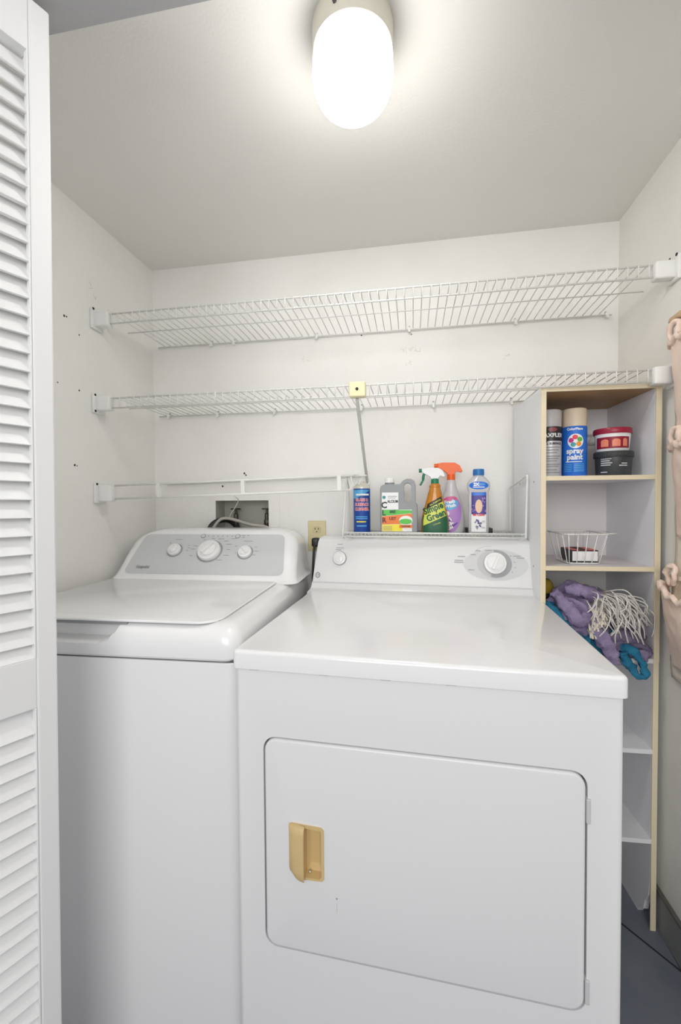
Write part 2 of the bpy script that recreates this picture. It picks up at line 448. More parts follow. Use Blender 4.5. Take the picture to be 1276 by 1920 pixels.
wire_shelf('topmost white wire shelf spanning the back wall, nothing on it', 1.815, .056, 1.645, .030, 1.675, (.254, .346, .672, 1.012, 1.373, 1.66), ((-.334, .012),))
t2 = wire_shelf('middle white wire shelf passing just above the bookcase, held by a yellowed clip', 1.543, .056, 1.645, .030, 1.675, (.070, .276, .507, .838, 1.096, 1.36), ((-.334, .008), (-.334, -.044)))

# low shelf: lip and hanging rod, seen edge on
t3 = thing('wire_shelf', 'lowest white wire shelf above the washer, short, with a hanging rod below its edge', 'wire shelf', (0, 0, 0), 0, 'white wire shelves on the back wall')
lz = lambda x: 1.2565+.0205*(x-.05)/.787
bm = bmesh.new()
for i in range(31):
    x = .076+i*.0254; tube(bm, [(x, -.012, lz(x)+.0155), (x, -.315, lz(x)+.002)], .0015, 5)
obj('wire_deck', bm, 'wire', t3, smooth=True)
for (y, dz, q, x1) in ((-.315, 0, .0032, .850), (-.315, -.043, .0034, .838), (-.010, .014, .0026, .86)):
    bm = bmesh.new(); rod(bm, (.06, y, lz(.06)+dz), (x1, y, lz(x1)+dz), q, 8); obj('rod', bm, 'wire', t3, smooth=True)
for x in (.216, .502, .805):
    bm = bmesh.new(); prism(bm, [(x-.006, lz(x)+.002), (x+.006, lz(x)+.002), (x+.008, lz(x)-.043), (x-.004, lz(x)-.043)], -.319, -.312); obj('hanger', bm, 'wire', t3)
bm = bmesh.new(); tube(bm, spline([(.838, -.315, lz(.84)-.043), (.846, -.315, lz(.84)-.03), (.842, -.315, lz(.84)-.01), (.846, -.31, lz(.84)+.002), (.862, -.30, lz(.84)+.003)], 4), .0024, 6); obj('rod_end', bm, 'wire', t3, smooth=True)
bm = bmesh.new(); rod(bm, (.825, -.20, lz(.84)+.006), (.876, -.20, lz(.84)+.006), .0024); rod(bm, (.85, -.205, lz(.84)-.024), (.862, -.19, lz(.84)+.004), .003); obj('cut_wire', bm, 'wire', t3)
bm = bmesh.new(); box(bm, 0, .010, -.340, -.290, 1.200, 1.266, bev=.003); box(bm, .008, .056, -.330, -.300, 1.205, 1.260, bev=.005, seg=3)
brk = obj('end_bracket', bm, 'plastic', t3, angle=.6)
bm = bmesh.new(); lathe(bm, [(.004, -.001), (.004, .0012), (.002, .002)], n=10, frame=Matrix.Translation((.010, -.334, 1.262)) @ Matrix.Rotation(PI/2, 4, 'Y')); obj('screw', bm, 'hole', brk)

# support pole with yellowed clip
pl = thing('shelf_support_pole', 'thin grey support pole slanting from yellowed square clip to the back wall', 'support pole', (.858, 0, 1.27))
bm = bmesh.new(); tube(bm, [(.003, -.312, .232), (.002, -.30, .225), (0, -.01, .0), (0, -.001, -.006)], .0052, 10); obj('pole', bm, 'polem', pl, smooth=True)
c = obj('clip', B(-.019, .030, -.332, -.308, .235, .279, bev=.004), 'yellow', pl)
bm = bmesh.new(); lathe(bm, [(.0045, 0), (.0045, .002), (.002, .0032)], n=10, frame=Matrix.Translation((.005, -.332, .257)) @ Matrix.Rotation(PI/2, 4, 'X')); obj('screw', bm, 'hole', c)
obj('foot', B(-.009, .009, -.012, 0, -.012, .008, bev=.002), 'plastic', pl)

# ================================================================== BOOKCASE
bc = thing('bookcase', 'tall narrow white bookcase with beige edging in the right corner', 'bookcase', (1.684, -.288, 0), .0426)
BH, BW, BD, BT, SP = 1.5125, .309, .270, .014, .2521
# left side panel
s = obj('side_panel', B(-BW, -BW+BT, .004, BD, 0, BH), 'boardw', bc)
obj('edge_band', B(-BW, -BW+BT, 0, .004, 0, BH, bev=.0008), 'edge', s)
for y, z in ((.06, 1.2537), (.2, 1.2537), (.06, 1.005), (.2, 1.005)):
    bm = bmesh.new(); lathe(bm, [(.003, 0), (.003, .0008)], n=10, frame=Matrix.Translation((-BW, y, z)) @ Matrix.Rotation(-PI/2, 4, 'Y')); obj('screw', bm, 'ring', s)
# right side panel with broken lower front corner
s = obj('side_panel', prism(bmesh.new(), [(.004, .16), (.004, BH-.012), (BD, BH-.012), (BD, 0), (.062, 0), (.055, .012), (.035, .03), (.028, .06), (.012, .09)], -BT, 0, 'x'), 'board', bc)
obj('edge_band', B(-BT, 0, 0, .004, 0, SP*3-.004, bev=.0008), 'edge', s); obj('edge_band', B(-BT, .0005, -.001, .004, SP*3-.004, BH, bev=.0008), 'edge', s)
obj('back_panel', B(-BW+BT, -BT, BD-.004, BD, .0, BH-.012), mat('melamine_back', (.76, .73, .73), .5), bc)
tp = obj('top_panel', B(-BW+BT, -.0, .004, BD, BH-.012, BH), 'wood', bc)
obj('edge_band', B(-BW+BT, -BT, 0, .004, BH-.012, BH, bev=.0008), 'edge', tp)
for k in range(1, 6):
    z = SP*k
    s = obj('shelf', B(-BW+BT, -BT, .004, BD-.004, z-.0062, z+.0062), 'boardw' if k != 4 else mat('shelf_pinkish', (.72, .68, .68), .45), bc)
    obj('edge_band', B(-BW+BT, -BT, 0, .004, z-.0062, z+.0062, bev=.0006), 'edge' if k >= 4 else 'boardw', s)
def ub(x, y, z):   # bookcase-local to world
    c, s = math.cos(.0426), math.sin(.0426); return (1.684+x*c-y*s, -.288+x*s+y*c, z)

# ================================================================== items in the bookcase
def spray_can(name, label, loc, r, h, body_m, cap_m, cap_h, cap_r=None):
    t = thing(name, label, 'spray can', loc, -.42)
    hb = h-cap_h; cr = cap_r or r*.97
    bm = bmesh.new(); lathe(bm, [(r*.94, 0), (r, .003), (r, hb-.006), (r*.96, hb-.002), (r*.9, hb)], n=48); obj('can_body', bm, body_m, t, angle=.6)
    bm = bmesh.new(); lathe(bm, [(cr, hb-.003), (cr, h-.006), (cr*.95, h-.001), (cr*.85, h)], n=48); obj('cap', bm, cap_m, t, angle=.6)
    return t
t = spray_can('spray_can', 'grey-capped spray can with black and silver label at the left end of the top cubby', ub(-.253, .095, 1.2668), .0315, .199, 'silver', 'greycap', .046)
fn = wrap_fn(.0315)
rect('label', -.055, .055, .106, .148, fn, 'black', t, nx=16, nz=2); fn = wrap_fn(.0315, .0013)
text('lettering', 'MAXFLEX', .0155, fn, 'white', t, .010, .122, bold=.0006)
ell('lettering', .012, .139, .012, .006, fn, mat('maroon_logo', (.3, .05, .07), .4), t)
patch('label', lambda z: -.04, lambda z: -.02+.02*(z-.07)/.04, .07, .107, fn, 'black', t, nz=3)
text('lettering', 'ALL SURFACE', .0085, fn, 'black', t, .012, .098, bold=.0003)
for i, z in enumerate((.086, .078, .070, .060, .053, .046, .036, .030, .020, .012)):
    rect('lettering', -.022+.004*(i % 2), .034-.005*(i % 3), z, z+.0028, fn, 'mark', t, nx=10, nz=1)
t = spray_can('spray_can', 'beige-capped blue spray paint can', ub(-.184, .095, 1.2668), .0335, .201, 'blue_m', 'beigecap', .050)
fn = wrap_fn(.0335)
text('lettering', 'ColorPlace', .0095, fn, 'white', t, .004, .139, bold=.0004)
ell('emblem', .006, .104, .021, .021, fn, 'white', t, n=24)
fn2 = wrap_fn(.0335, .0014)
for k, cname in enumerate(((.7, .02, .06), (.10, .45, .06), (.85, .30, .03), (.04, .35, .38), (.55, .03, .25))):
    a = PI*.5-2*PI*k/5+.1
    ell('emblem', .006+.0115*math.cos(a), .104+.0115*math.sin(a), .0068, .0068, fn2, mat('dot', cname, .4), t)
text('lettering', 'spray\npaint', .021, fn, 'white', t, .004, .066, bold=.0008)
rect('lettering', -.02, .024, .043, .0452, fn, 'white', t, nx=8, nz=1)
for z in (.036, .031, .026, .021, .016):
    rect('lettering', -.026, -.004, z, z+.0018, fn, 'cyan', t, nx=6, nz=1); rect('lettering', .002, .030, z, z+.0022, fn, 'cyan', t, nx=6, nz=1)

def tub(label, loc, r0, r1, h, body_m, lid_m, rl, hl, skirt=True):
    t = thing('plastic_tub', label, 'tub', loc, -.36)
    bm = bmesh.new(); lathe(bm, [(r0*.95, 0), (r0, .003), (r1, h-hl), (r1*.98, h-hl)], n=48); obj('tub_body', bm, body_m, t, angle=.6)
    bm = bmesh.new(); lathe(bm, [(rl*.98, h-hl), (rl, h-hl+.002), (rl, h-.003), (rl*.97, h), (rl*.9, h-.001)], n=48); obj('lid', bm, lid_m, t, angle=.6)
    return t
tx = ub(-.082, .082, 1.2668)
t = tub('charcoal plastic tub with white print beneath the maroon-lidded tub', tx, .044, .047, .071, 'charcoal', 'chlid', .0505, .017)
fn = lambda u, z: wrap_fn(.0455, .0012)(u, z)
for z, a, b in ((.048, -.034, -.006), (.042, -.034, -.010), (.036, -.034, -.004), (.030, -.034, -.008), (.034, .018, .034), (.028, .012, .034), (.010, -.034, -.016)):
    rect('lettering', a, b, z, z+.0028, fn, 'ltring', t, nx=8, nz=1)
t = tub('white plastic tub with maroon lid and copper picture band, on charcoal tub', (tx[0]-.003, tx[1], tx[2]+.071), .041, .0455, .066, 'white', 'maroon', .049, .016)
tabw = [(.0, 0, .0412, .0412, 2), (.05, 0, .0455, .0455, 2)]
fn = front_fn(tabw, .0009); fn2 = front_fn(tabw, .0015)
rect('label', -.039, .039, .008, .040, fn, mat('label_maroon', (.28, .01, .03), .4), t, nx=20, nz=2)
for cx, w, h_ in ((-.020, .009, .017), (.008, .010, .017), (.029, .005, .018)):
    rect('picture', cx-w, cx+w, .013, .013+h_, fn2, 'copper', t, nx=8, nz=2)
    ell('picture', cx, .013+h_, w*.9, .004, fn2, 'copper', t, n=14)

# loose piece of wire rack at the back of the top cubby
t = thing('wire_rack_offcut', 'small white wire lattice strip leaning at the back of the top cubby', 'wire rack', ub(-.15, .250, 1.2668))
bm = bmesh.new()
for z in (.148, .120): rod(bm, (-.12, 0, z), (.12, 0, z), .0022)
for i in range(12):
    x = -.11+i*.02; rod(bm, (x, 0, .120), (x+.016, 0, .148), .0015)
for x in (-.11, .11): rod(bm, (x, -.004, 0), (x, 0, .148), .002)
obj('lattice', bm, 'wire', t, smooth=True)

# wire basket + box
SZ = 1.0084+.0064
bk = thing('wire_basket', 'small white wire basket with flared rim on middle bookcase shelf', 'basket', ub(-.178, .090, SZ), .0426)
bm = bmesh.new(); zt = .088; bx, by, tx_, ty_ = .050, .052, .060, .075
top = lambda s, q: (s*tx_, q*ty_, zt)
rim = [(x, y, zt) for x, y in rr_outline(-tx_, tx_, -ty_, ty_, .015, 4)]
tube(bm, rim, .0022, 6, closed=True); obj('rim', bm, 'wire', bk, smooth=True)
bm = bmesh.new(); tube(bm, [(x, y, .003) for x, y in rr_outline(-bx+.01, bx-.01, -by, by, .01, 4)], .0018, 6, closed=True)
for i in range(5):
    q = -1+2*i/4
    tube(bm, [(q*tx_*.85, -ty_, zt), (q*bx*.8, -by, .003), (q*bx*.8, by, .003), (q*tx_*.85, ty_, zt)], .0014, 6)
for i in range(3):
    q = -.7+1.4*i/2
    tube(bm, [(-tx_, q*ty_, zt), (-bx+.01, q*by, .003), (bx-.01, q*by, .003), (tx_, q*ty_, zt)], .0014, 6)
obj('wire_frame', bm, 'wire', bk, smooth=True)
bm = bmesh.new(); tube(bm, [(tx_-.002, -.055, zt), (tx_+.026, -.05, zt+.001), (tx_+.026, .03, zt+.002), (tx_-.002, .035, zt)], .002, 6); obj('handle', bm, 'wire', bk, smooth=True)
t = thing('small_box', 'small red-topped box with white front lying in the wire basket', 'box', ub(-.172, .095, SZ+.0055), .02)
obj('carton', B(-.034, .038, -.045, .042, 0, .034, bev=.001), 'black', t)
obj('label', B(-.032, .036, -.0462, -.045, .003, .031), 'white', t)
bm = bmesh.new(); box(bm, -.032, .036, -.043, .040, .034, .0346); obj('label', bm, 'red', t)
bm = bmesh.new(); box(bm, -.012, .012, -.043, .040, .0346, .0352); obj('label', bm, 'dark', t)

# pile of cloths
def crumple(name, label, cat, c, r, mt, seed, amp=.018, fr=14, group=None, rot=0, sub=5, zmin=None, clampx=None):
    bm = bmesh.new(); bmesh.ops.create_icosphere(bm, subdivisions=sub, radius=1)
    off = Vector((seed*3.1, seed*1.7, seed*5.3))
    for v in bm.verts:
        n = v.co.normalized(); p = Vector((n.x*r[0], n.y*r[1], n.z*r[2]))
        q = (p+Vector((0, 0, 0)))*fr+off
        wv = nvec(q*.5)*1.2
        f1 = 1-abs(noise.noise(q+wv))*2.4; f2 = 1-abs(noise.noise(q*2.3+wv*2))*2.2
        p += n*(amp*(f1-.45)+amp*.5*(f2-.5)) + nvec(q*3)*amp*.12
        v.co = p
    for v in bm.verts:
        if zmin is not None and v.co.z+c[2] < zmin: v.co.z = zmin-c[2]+.0005*random.random()
        if clampx is not None:
            v.co.x = max(min(v.co.x, clampx[1]-c[0]), clampx[0]-c[0])
    o = obj(name, bm, mt, None, smooth=True); o.location = ub(*c); o.rotation_euler = (0, 0, .0426)
    o['label'] = label; o['category'] = cat
    if group: o['group'] = group
    return o
Z4 = SP*3+.0068
XL, XR = -BW+BT+.003, -BT-.003
crumple('towel', 'bright blue cloth under the lilac cloths with a loop hanging over the shelf edge', 'towel', (-.17, .085, .800), (.11, .085, .055), 'teal', 1, zmin=Z4, clampx=(XL, XR))
crumple('towel', 'lilac microfibre cloth crumpled at the upper left of the pile beside the mop head', 'towel', (-.185, .075, .868), (.078, .075, .075), 'lilac', 2, amp=.026, fr=17, zmin=.80, clampx=(XL, XR))
crumple('towel', 'dusty mauve cloth at the lower right of the pile below the mop head', 'towel', (-.082, .085, .815), (.068, .085, .062), 'lilac2', 3, amp=.026, fr=20, zmin=Z4, clampx=(XL, XR))
tg = bpy.data.objects
def fold(par, pts, rs, mt, name='fold'):
    bm = bmesh.new(); P = spline(pts, 7); n = len(P); R = []
    for i in range(n):
        t = i/(n-1)*(len(rs)-1); a = int(min(t, len(rs)-2)); R.append(rs[a]+(rs[a+1]-rs[a])*(t-a))
    tube(bm, P, R, 14)
    for v in bm.verts:
        q = v.co*55; v.co += nvec(q)*.007 + nvec(v.co*130)*.0035
    return obj(name, bm, mt, par, smooth=True)
cloths = [o for o in COL.objects if o.name.startswith('towel')]
def rel(o, x, y, z):
    return (x-o['_c'][0], y-o['_c'][1], z-o['_c'][2])
for o, c in zip(cloths, ((-.17, .085, .800), (-.185, .075, .868), (-.082, .085, .815))): o['_c'] = c
b, l, mv = cloths
fold(b, [rel(b, *p) for p in ((-.10, .02, .80), (-.075, -.012, .785), (-.052, -.02, .748), (-.045, -.022, .728), (-.062, -.022, .724), (-.085, -.020, .752), (-.10, -.012, .785))], (.012, .011, .009, .008, .008, .009, .012), 'teal')
fold(b, [rel(b, *p) for p in ((-.27, .05, .90), (-.265, .02, .87), (-.235, .005, .83), (-.20, .0, .80))], (.012, .018, .018, .015), 'teal')
fold(l, [rel(l, *p) for p in ((-.255, .05, .93), (-.235, .02, .90), (-.21, .0, .865), (-.185, .005, .87), (-.165, .02, .90))], (.012, .016, .018, .015, .012), 'lilac')
fold(l, [rel(l, *p) for p in ((-.17, .02, .85), (-.150, -.005, .82), (-.132, -.015, .785), (-.122, -.018, .752))], (.018, .022, .019, .013), 'lilac')
fold(l, [rel(l, *p) for p in ((-.23, .03, .945), (-.20, .02, .945), (-.16, .03, .930), (-.12, .04, .905))], (.012, .016, .018, .012), 'lilac')
fold(mv, [rel(mv, *p) for p in ((-.13, .01, .81), (-.10, .0, .825), (-.06, .0, .815), (-.03, .005, .785), (-.02, .01, .772))], (.013, .014, .014, .011, .009), 'lilac2')
fold(mv, [rel(mv, *p) for p in ((-.085, .0, .79), (-.06, -.005, .78), (-.035, -.003, .773), (-.022, .01, .775))], (.010, .013, .011, .008), 'lilac')
for o in cloths: del o['_c']
mp = thing('mop_head', 'off-white string mop head draped over the lilac and mauve cloths', 'mop head', ub(-.10, .06, .885), .0426)
bm = bmesh.new()
for i in range(78):
    a = random.uniform(-.2, 1.0)
    sx, sy, sz = random.uniform(-.07, .03), random.uniform(-.03, .05), random.uniform(.015, .052)-max(0, sum([0]))
    sz -= .25*max(0, sx)
    ex = sx+random.uniform(.02, .065)*(1 if random.random() < .8 else -.6); ex = min(ex, .075)
    ez = sz-random.uniform(.03, .10); ez = max(ez, -.075+.0*ex)
    ey = random.uniform(-.09, -.045)
    mx, mz = (sx+ex)/2+random.uniform(-.02, .02), (sz+ez)/2+random.uniform(.0, .03)
    tube(bm, spline([(sx, sy, sz), (mx, min(sy, ey)-.0, mz+.008), ((mx+ex)/2+random.uniform(-.008, .008), ey-.008, (mz+ez)/2), (ex, ey, ez)], 5), .0017, 5)
obj('strings', bm, 'mop', mp, smooth=True)['kind'] = 'stuff'
bm = bmesh.new()
for i in range(60):
    x, z = random.uniform(-.082, -.040), random.uniform(-.055, .012)
    q = Vector((x, -.052-random.uniform(0, .012), z)); d = Vector((random.uniform(-.4, .4), -1, random.uniform(-.9, .1))).normalized()
    tube(bm, spline([q+Vector((0, .02, .008)), q, q+d*.011+Vector((0, 0, -.003)), q+d*.014+Vector((0, 0, -.009))], 3), [.003]*10, 6)
obj('chenille_tufts', bm, mat('mop_tufts', (.80, .73, .64), .95, bump=(300, .6, 3)), mp, smooth=True)['kind'] = 'stuff'
bm = bmesh.new(); bmesh.ops.create_icosphere(bm, subdivisions=4, radius=1)
for v in bm.verts:
    n = v.co.copy(); v.co = Vector((n.x*.07-.0, n.y*.065, n.z*.045)); v.co.z -= .30*v.co.x-.004
    v.co += n*.008*noise.noise(v.co*60)
obj('mop_core', bm, mat('mop_core', (.36, .33, .31), .95, bump=(250, 1.0, 3)), mp, smooth=True)
t = thing('sponge', 'dark ochre round scrubber in the shadowed upper left corner behind the blue cloth', 'sponge', ub(-.262, .12, .925), .0426)
bm = bmesh.new(); lathe(bm, [(.02, -.03), (.028, -.02), (.031, 0), (.027, .02), (.018, .032)], n=24); obj('pad', bm, 'ochre', t, smooth=True)
bm = bmesh.new(); lathe(bm, [(.0255, -.028), (.0315, -.018), (.0315, -.008), (.030, -.006)], n=24); obj('band', bm, 'black', t, smooth=True)

# ================================================================== CLOTHES DRYER
dr = thing('clothes_dryer', 'white front-loading clothes dryer with a tan handle, right of the washer', 'clothes dryer', (.678, -.787, 0), -.039)
body = obj('cabinet', rslab(bmesh.new(), 0, .685, 0, .68, .02, .8765, .010, e=.002), 'body', dr, angle=.6)
boolean(body, rslab(bmesh.new(), .056, .630, -.02, .034, .331, .7465, .026, e=.001, axis='y'))
boolean(body, B(.012, .673, -.005, .002, .02, .026))
L = []
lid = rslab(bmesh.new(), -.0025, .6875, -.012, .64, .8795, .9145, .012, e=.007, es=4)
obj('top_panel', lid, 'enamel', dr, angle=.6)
obj('gap_strip', B(.004, .681, .003, .66, .8755, .8800), 'gask', dr)
dd = obj('door', rslab(bmesh.new(), .0590, .6270, -.003, .031, .334, .7435, .024, e=.005, axis='y', es=4), 'body', dr, angle=.6)
hout = [(.113, .586), (.172, .584), (.1765, .579), (.1765, .486), (.173, .482), (.140, .480), (.122, .484), (.110, .494), (.1085, .50), (.1085, .581)]
hin = [(.138, .580), (.170, .579), (.172, .576), (.172, .490), (.168, .486), (.138, .485)]
boolean(dd, prism(bmesh.new(), hin, -.02, .016))
h = bpy.data.objects.new('handle', None); COL.objects.link(h); h.parent = dd
bm = bmesh.new()
prism(bm, hout, -.0062, -.003)
hp = obj('escutcheon', bm, 'handle', dd); bpy.data.objects.remove(h); hp.name = 'handle'; hp['label'] = 'tan recessed pull handle'
boolean(hp, prism(bmesh.new(), hin, -.02, .02))
# cup lining
bm = bmesh.new()
layers(bm, [[(x, -.005, z) for x, z in hin], [(x+(.154-x)*.06, .010, z+(.532-z)*.04) for x, z in hin], [(x+(.154-x)*.5, .0145, z+(.532-z)*.3) for x, z in hin]])
for f in list(bm.faces):
    if all(abs(v.co.y+.005) < 1e-5 for v in f.verts): bm.faces.remove(f)
obj('handle_cup', bm, 'handle', hp)
# grip flap: bows outward
bm = bmesh.new(); prof = [(.1085, -.006), (.112, -.0115), (.122, -.0145), (.133, -.016), (.1395, -.0165), (.1405, -.0150), (.136, -.012), (.124, -.008), (.112, -.005)]
Ls = []
for z, k in ((.4805, .75), (.484, 1), (.500, 1), (.535, 1.05), (.570, 1), (.581, .9), (.585, .45)):
    ring = []
    for x, y in prof:
        xx = .1405+(x-.1405)*(1 if z > .497 else .45+.55*(z-.4805)/.0165); ring.append((xx, -.004+(y+.004)*k, z))
    Ls.append(ring)
layers(bm, Ls); obj('grip', bm, 'handle', hp, angle=.9)
bm = bmesh.new(); lathe(bm, [(.0025, 0), (.0025, .003), (.001, .004)], n=10, frame=Matrix.Translation((.147, .005, .489)) @ Matrix.Rotation(PI/2, 4, 'X')); obj('screw', bm, 'steel', hp)
for z0, z1 in ((.660, .702), (.350, .392)):
    bm = bmesh.new(); box(bm, .6275, .6345, -.004, .01, z0, z1, bev=.002); obj('hinge', bm, 'ltring', dr)
obj('scratch', B(.2005, .2013, -.0034, -.0030, .425, .444), 'ltring', dd)
bm = bmesh.new(); lathe(bm, [(.0016, 0), (.0016, .0006)], n=8, frame=Matrix.Translation((.2009, -.003, .452)) @ Matrix.Rotation(PI/2, 4, 'X')); obj('scratch', bm, 'mark', dd)
# chips along the lid seam
for x in (.03, .17, .285, .40):
    obj('paint_chip', B(x, x+.018, -.0008, .0, .8735, .8762), 'ltring', dr)
for x in (.085, .60):
    for y in (.06, .60):
        bm = bmesh.new(); lathe(bm, [(.018, 0), (.018, .008), (.008, .010), (.008, .022)], cx=x, cy=y, n=16); obj('foot', bm, 'black', dr)
# console
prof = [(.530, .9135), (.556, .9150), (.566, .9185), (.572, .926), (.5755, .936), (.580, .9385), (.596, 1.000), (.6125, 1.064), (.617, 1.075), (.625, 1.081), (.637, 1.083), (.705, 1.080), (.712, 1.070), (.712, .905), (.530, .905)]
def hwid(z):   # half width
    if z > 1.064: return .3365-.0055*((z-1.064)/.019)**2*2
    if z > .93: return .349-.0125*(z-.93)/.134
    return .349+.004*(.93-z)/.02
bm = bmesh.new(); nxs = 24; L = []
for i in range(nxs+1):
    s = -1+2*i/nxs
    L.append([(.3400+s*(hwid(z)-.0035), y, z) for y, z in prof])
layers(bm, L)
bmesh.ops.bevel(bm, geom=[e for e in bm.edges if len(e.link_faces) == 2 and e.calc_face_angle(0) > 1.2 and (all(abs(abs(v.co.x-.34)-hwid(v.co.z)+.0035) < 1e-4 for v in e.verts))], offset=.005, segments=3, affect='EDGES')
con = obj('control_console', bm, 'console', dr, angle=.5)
bm = bmesh.new(); rod(bm, (-.004, .5752, .9365), (.689, .5752, .9365), .0011); obj('trim_line', bm, 'ltring', con)
def dfn(off):
    ny = Vector((0, -.968, .25)).normalized()
    def fn(x, z):
        y = .580+(z-.9385)/(1.064-.9385)*(.6125-.580); return tuple(Vector((x, y, z))+ny*off)
    return fn
def kframe(x, z, base, nrm, off=0):
    n = Vector(nrm).normalized(); p = Vector(base(x, z))+n*off
    ux = Vector((1, 0, 0)); uy = n.cross(ux)
    mm = Matrix((ux, uy, n)).transposed().to_4x4(); mm.translation = p; return mm
DN = (0, -.968, .25)
def knob(par, name, mm, r, h, ring_r, ridge_ang, ridge=True, mtl='knob'):
    k = None
    bm = bmesh.new(); lathe(bm, [(ring_r, .0), (ring_r, .0012), (ring_r*.97, .0018)], n=36, frame=mm); ring = obj('knob_ring', bm, 'ring', par, angle=.6)
    bm = bmesh.new(); lathe(bm, [(r, .0015), (r, h*.35), (r*.96, h*.48), (r*.78, h*.52), (r*.74, h*.6)], n=40, frame=mm); k = obj(name, bm, mtl, par, angle=.6)
    bm = bmesh.new(); c, s = math.cos(ridge_ang), math.sin(ridge_ang); L = []
    lathe(bm, [(r*.70, h*.5), (r*.68, h*.72), (r*.62, h*.76)], n=36, frame=mm)
    w = r*.17
    o = [(-r*.66, -w), (r*.66, -w*.6), (r*.66, w*.6), (-r*.66, w)]
    layers(bm, [[mm @ Vector((a*c-b*s, a*s+b*c, h*.7)) for a, b in o], [mm @ Vector((a*c*.96-b*s*.7, a*s*.96+b*c*.7, h)) for a, b in o]])
    obj('knob_grip', bm, mtl, k, angle=.6)
    return k
# timer dial
ell('dial_plate', .570, 1.003, .094, .046, dfn(.0008), 'ltring', con, n=48)
ell('dial_plate', .566, 1.006, .050, .042, dfn(.0014), mat('dial_mid', (.52, .525, .53), .4), con, n=40)
ell('dial_scale', .572, 1.006, .045, .041, dfn(.002), 'ring', con, n=30, inner=.62, a0=-PI*.62, a1=PI*.55)
k = knob(con, 'timer_knob', kframe(.568, 1.007, dfn(0), DN, .002), .0330, .024, .0335, 1.15)
ell('pointer', .552, .981, .0035, .003, dfn(.013), 'ring', k, n=3)
for x, z, l in ((.470, 1.026, .022), (.462, 1.014, .026), (.462, 1.008, .028), (.505, 1.032, .016), (.550, 1.046, .020), (.498, .986, .018), (.520, 1.044, .014), (.632, 1.030, .022), (.642, 1.024, .022), (.625, 1.012, .004), (.626, .996, .004), (.617, .982, .004), (.595, .973, .004), (.614, 1.030, .005)):
    rect('print', x-l/2, x+l/2, z-.001, z+.001, dfn(.0022), 'mark', con, nx=1, nz=1)
ell('print', .550, .998, .058, .060, dfn(.0022), 'mark', con, n=24, inner=.99, a0=PI*.45, a1=PI*.75, rings=1)
knob(con, 'start_knob', kframe(.083, 1.013, dfn(0), DN, .0006), .0215, .020, .0235, 1.5)
for x, z, l in ((.083, 1.058, .018), (.083, 1.046, .026), (.079, 1.040, .018), (.071, 1.040, .006)):
    rect('print', x-l/2, x+l/2, z-.0008, z+.0008, dfn(.001), 'mark', con, nx=1, nz=1)
ell('emblem', .012, .958, .0085, .0095, dfn(.0008), 'mark', con, n=24, inner=.62, rings=1)
text('emblem_lettering', 'GE', .0075, dfn(.001), 'mark', con, .012, .958, bold=.0002)

# ================================================================== WASHING MACHINE
ws = thing('washing_machine', 'white top-loading washing machine with three knobs and grey control panel', 'washing machine', (.652, -.758, 0), .0331)
WX0, WX1 = -.615, .018
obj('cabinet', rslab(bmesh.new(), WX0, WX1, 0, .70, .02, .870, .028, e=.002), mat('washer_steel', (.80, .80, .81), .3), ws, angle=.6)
bm = bmesh.new(); L = []
for z, i in ((.8735, .002), (.878, -.001), (.900, -.0015), (.915, .0005), (.926, .0045), (.935, .011), (.941, .020), (.9445, .031), (.946, .045)):
    L.append([(a, b, z) for a, b in rr_outline(WX0+i, WX1-i, i, .70, [.02, .02, max(.034-i*.3, .01), max(.034-i*.3, .01)], 8)])
layers(bm, L); tc = obj('top_cover', bm, 'enamel2', ws, angle=.5)
# finger recess in front of the lid
cut = bmesh.new(); cx = -.355
layers(cut, [[(cx+s*a, y, z) for s, a in ((-1, w0), (-1, w1), (1, w1), (1, w0))] for y, w0, w1, z in ()] or
       [[(cx-.060, y, .896), (cx-.085, y, .902), (cx-.100, y, .925), (cx-.112, y, .958), (cx+.112, y, .958), (cx+.100, y, .925), (cx+.085, y, .902), (cx+.060, y, .896)] for y in (-.03, .036)])
bmesh.ops.rotate(cut, verts=[v for v in cut.verts], cent=(cx, .036, .93), matrix=Matrix.Rotation(math.radians(-0), 3, 'X'))
for v in cut.verts:
    if v.co.y > .03 and v.co.z < .91: v.co.z += .012
boolean(tc, cut)
obj('seam_strip', B(WX0+.012, WX1-.006, .006, .69, .869, .8745), 'gask', ws)
# lid
gap = obj('lid_gap', rslab(bmesh.new(), WX0+.012, -.0315, .016, .482, .944, .9466, .05, e=.0004), 'mark', ws)
bm = rslab(bmesh.new(), WX0+.014, -.0335, .013, .479, .9455, .9505, [.012, .012, .05, .05], e=.0035, k=10)
lid = obj('lid', bm, 'enamel2', ws, angle=.5)
obj('lid_underside', B(cx-.12, cx+.12, .016, .04, .938, .946), 'ring', lid)
bm = bmesh.new(); lathe(bm, [(.0035, .9465), (.0035, .949)], cx=-.029, cy=.474, n=10); obj('lid_bumper', bm, 'dark', ws)
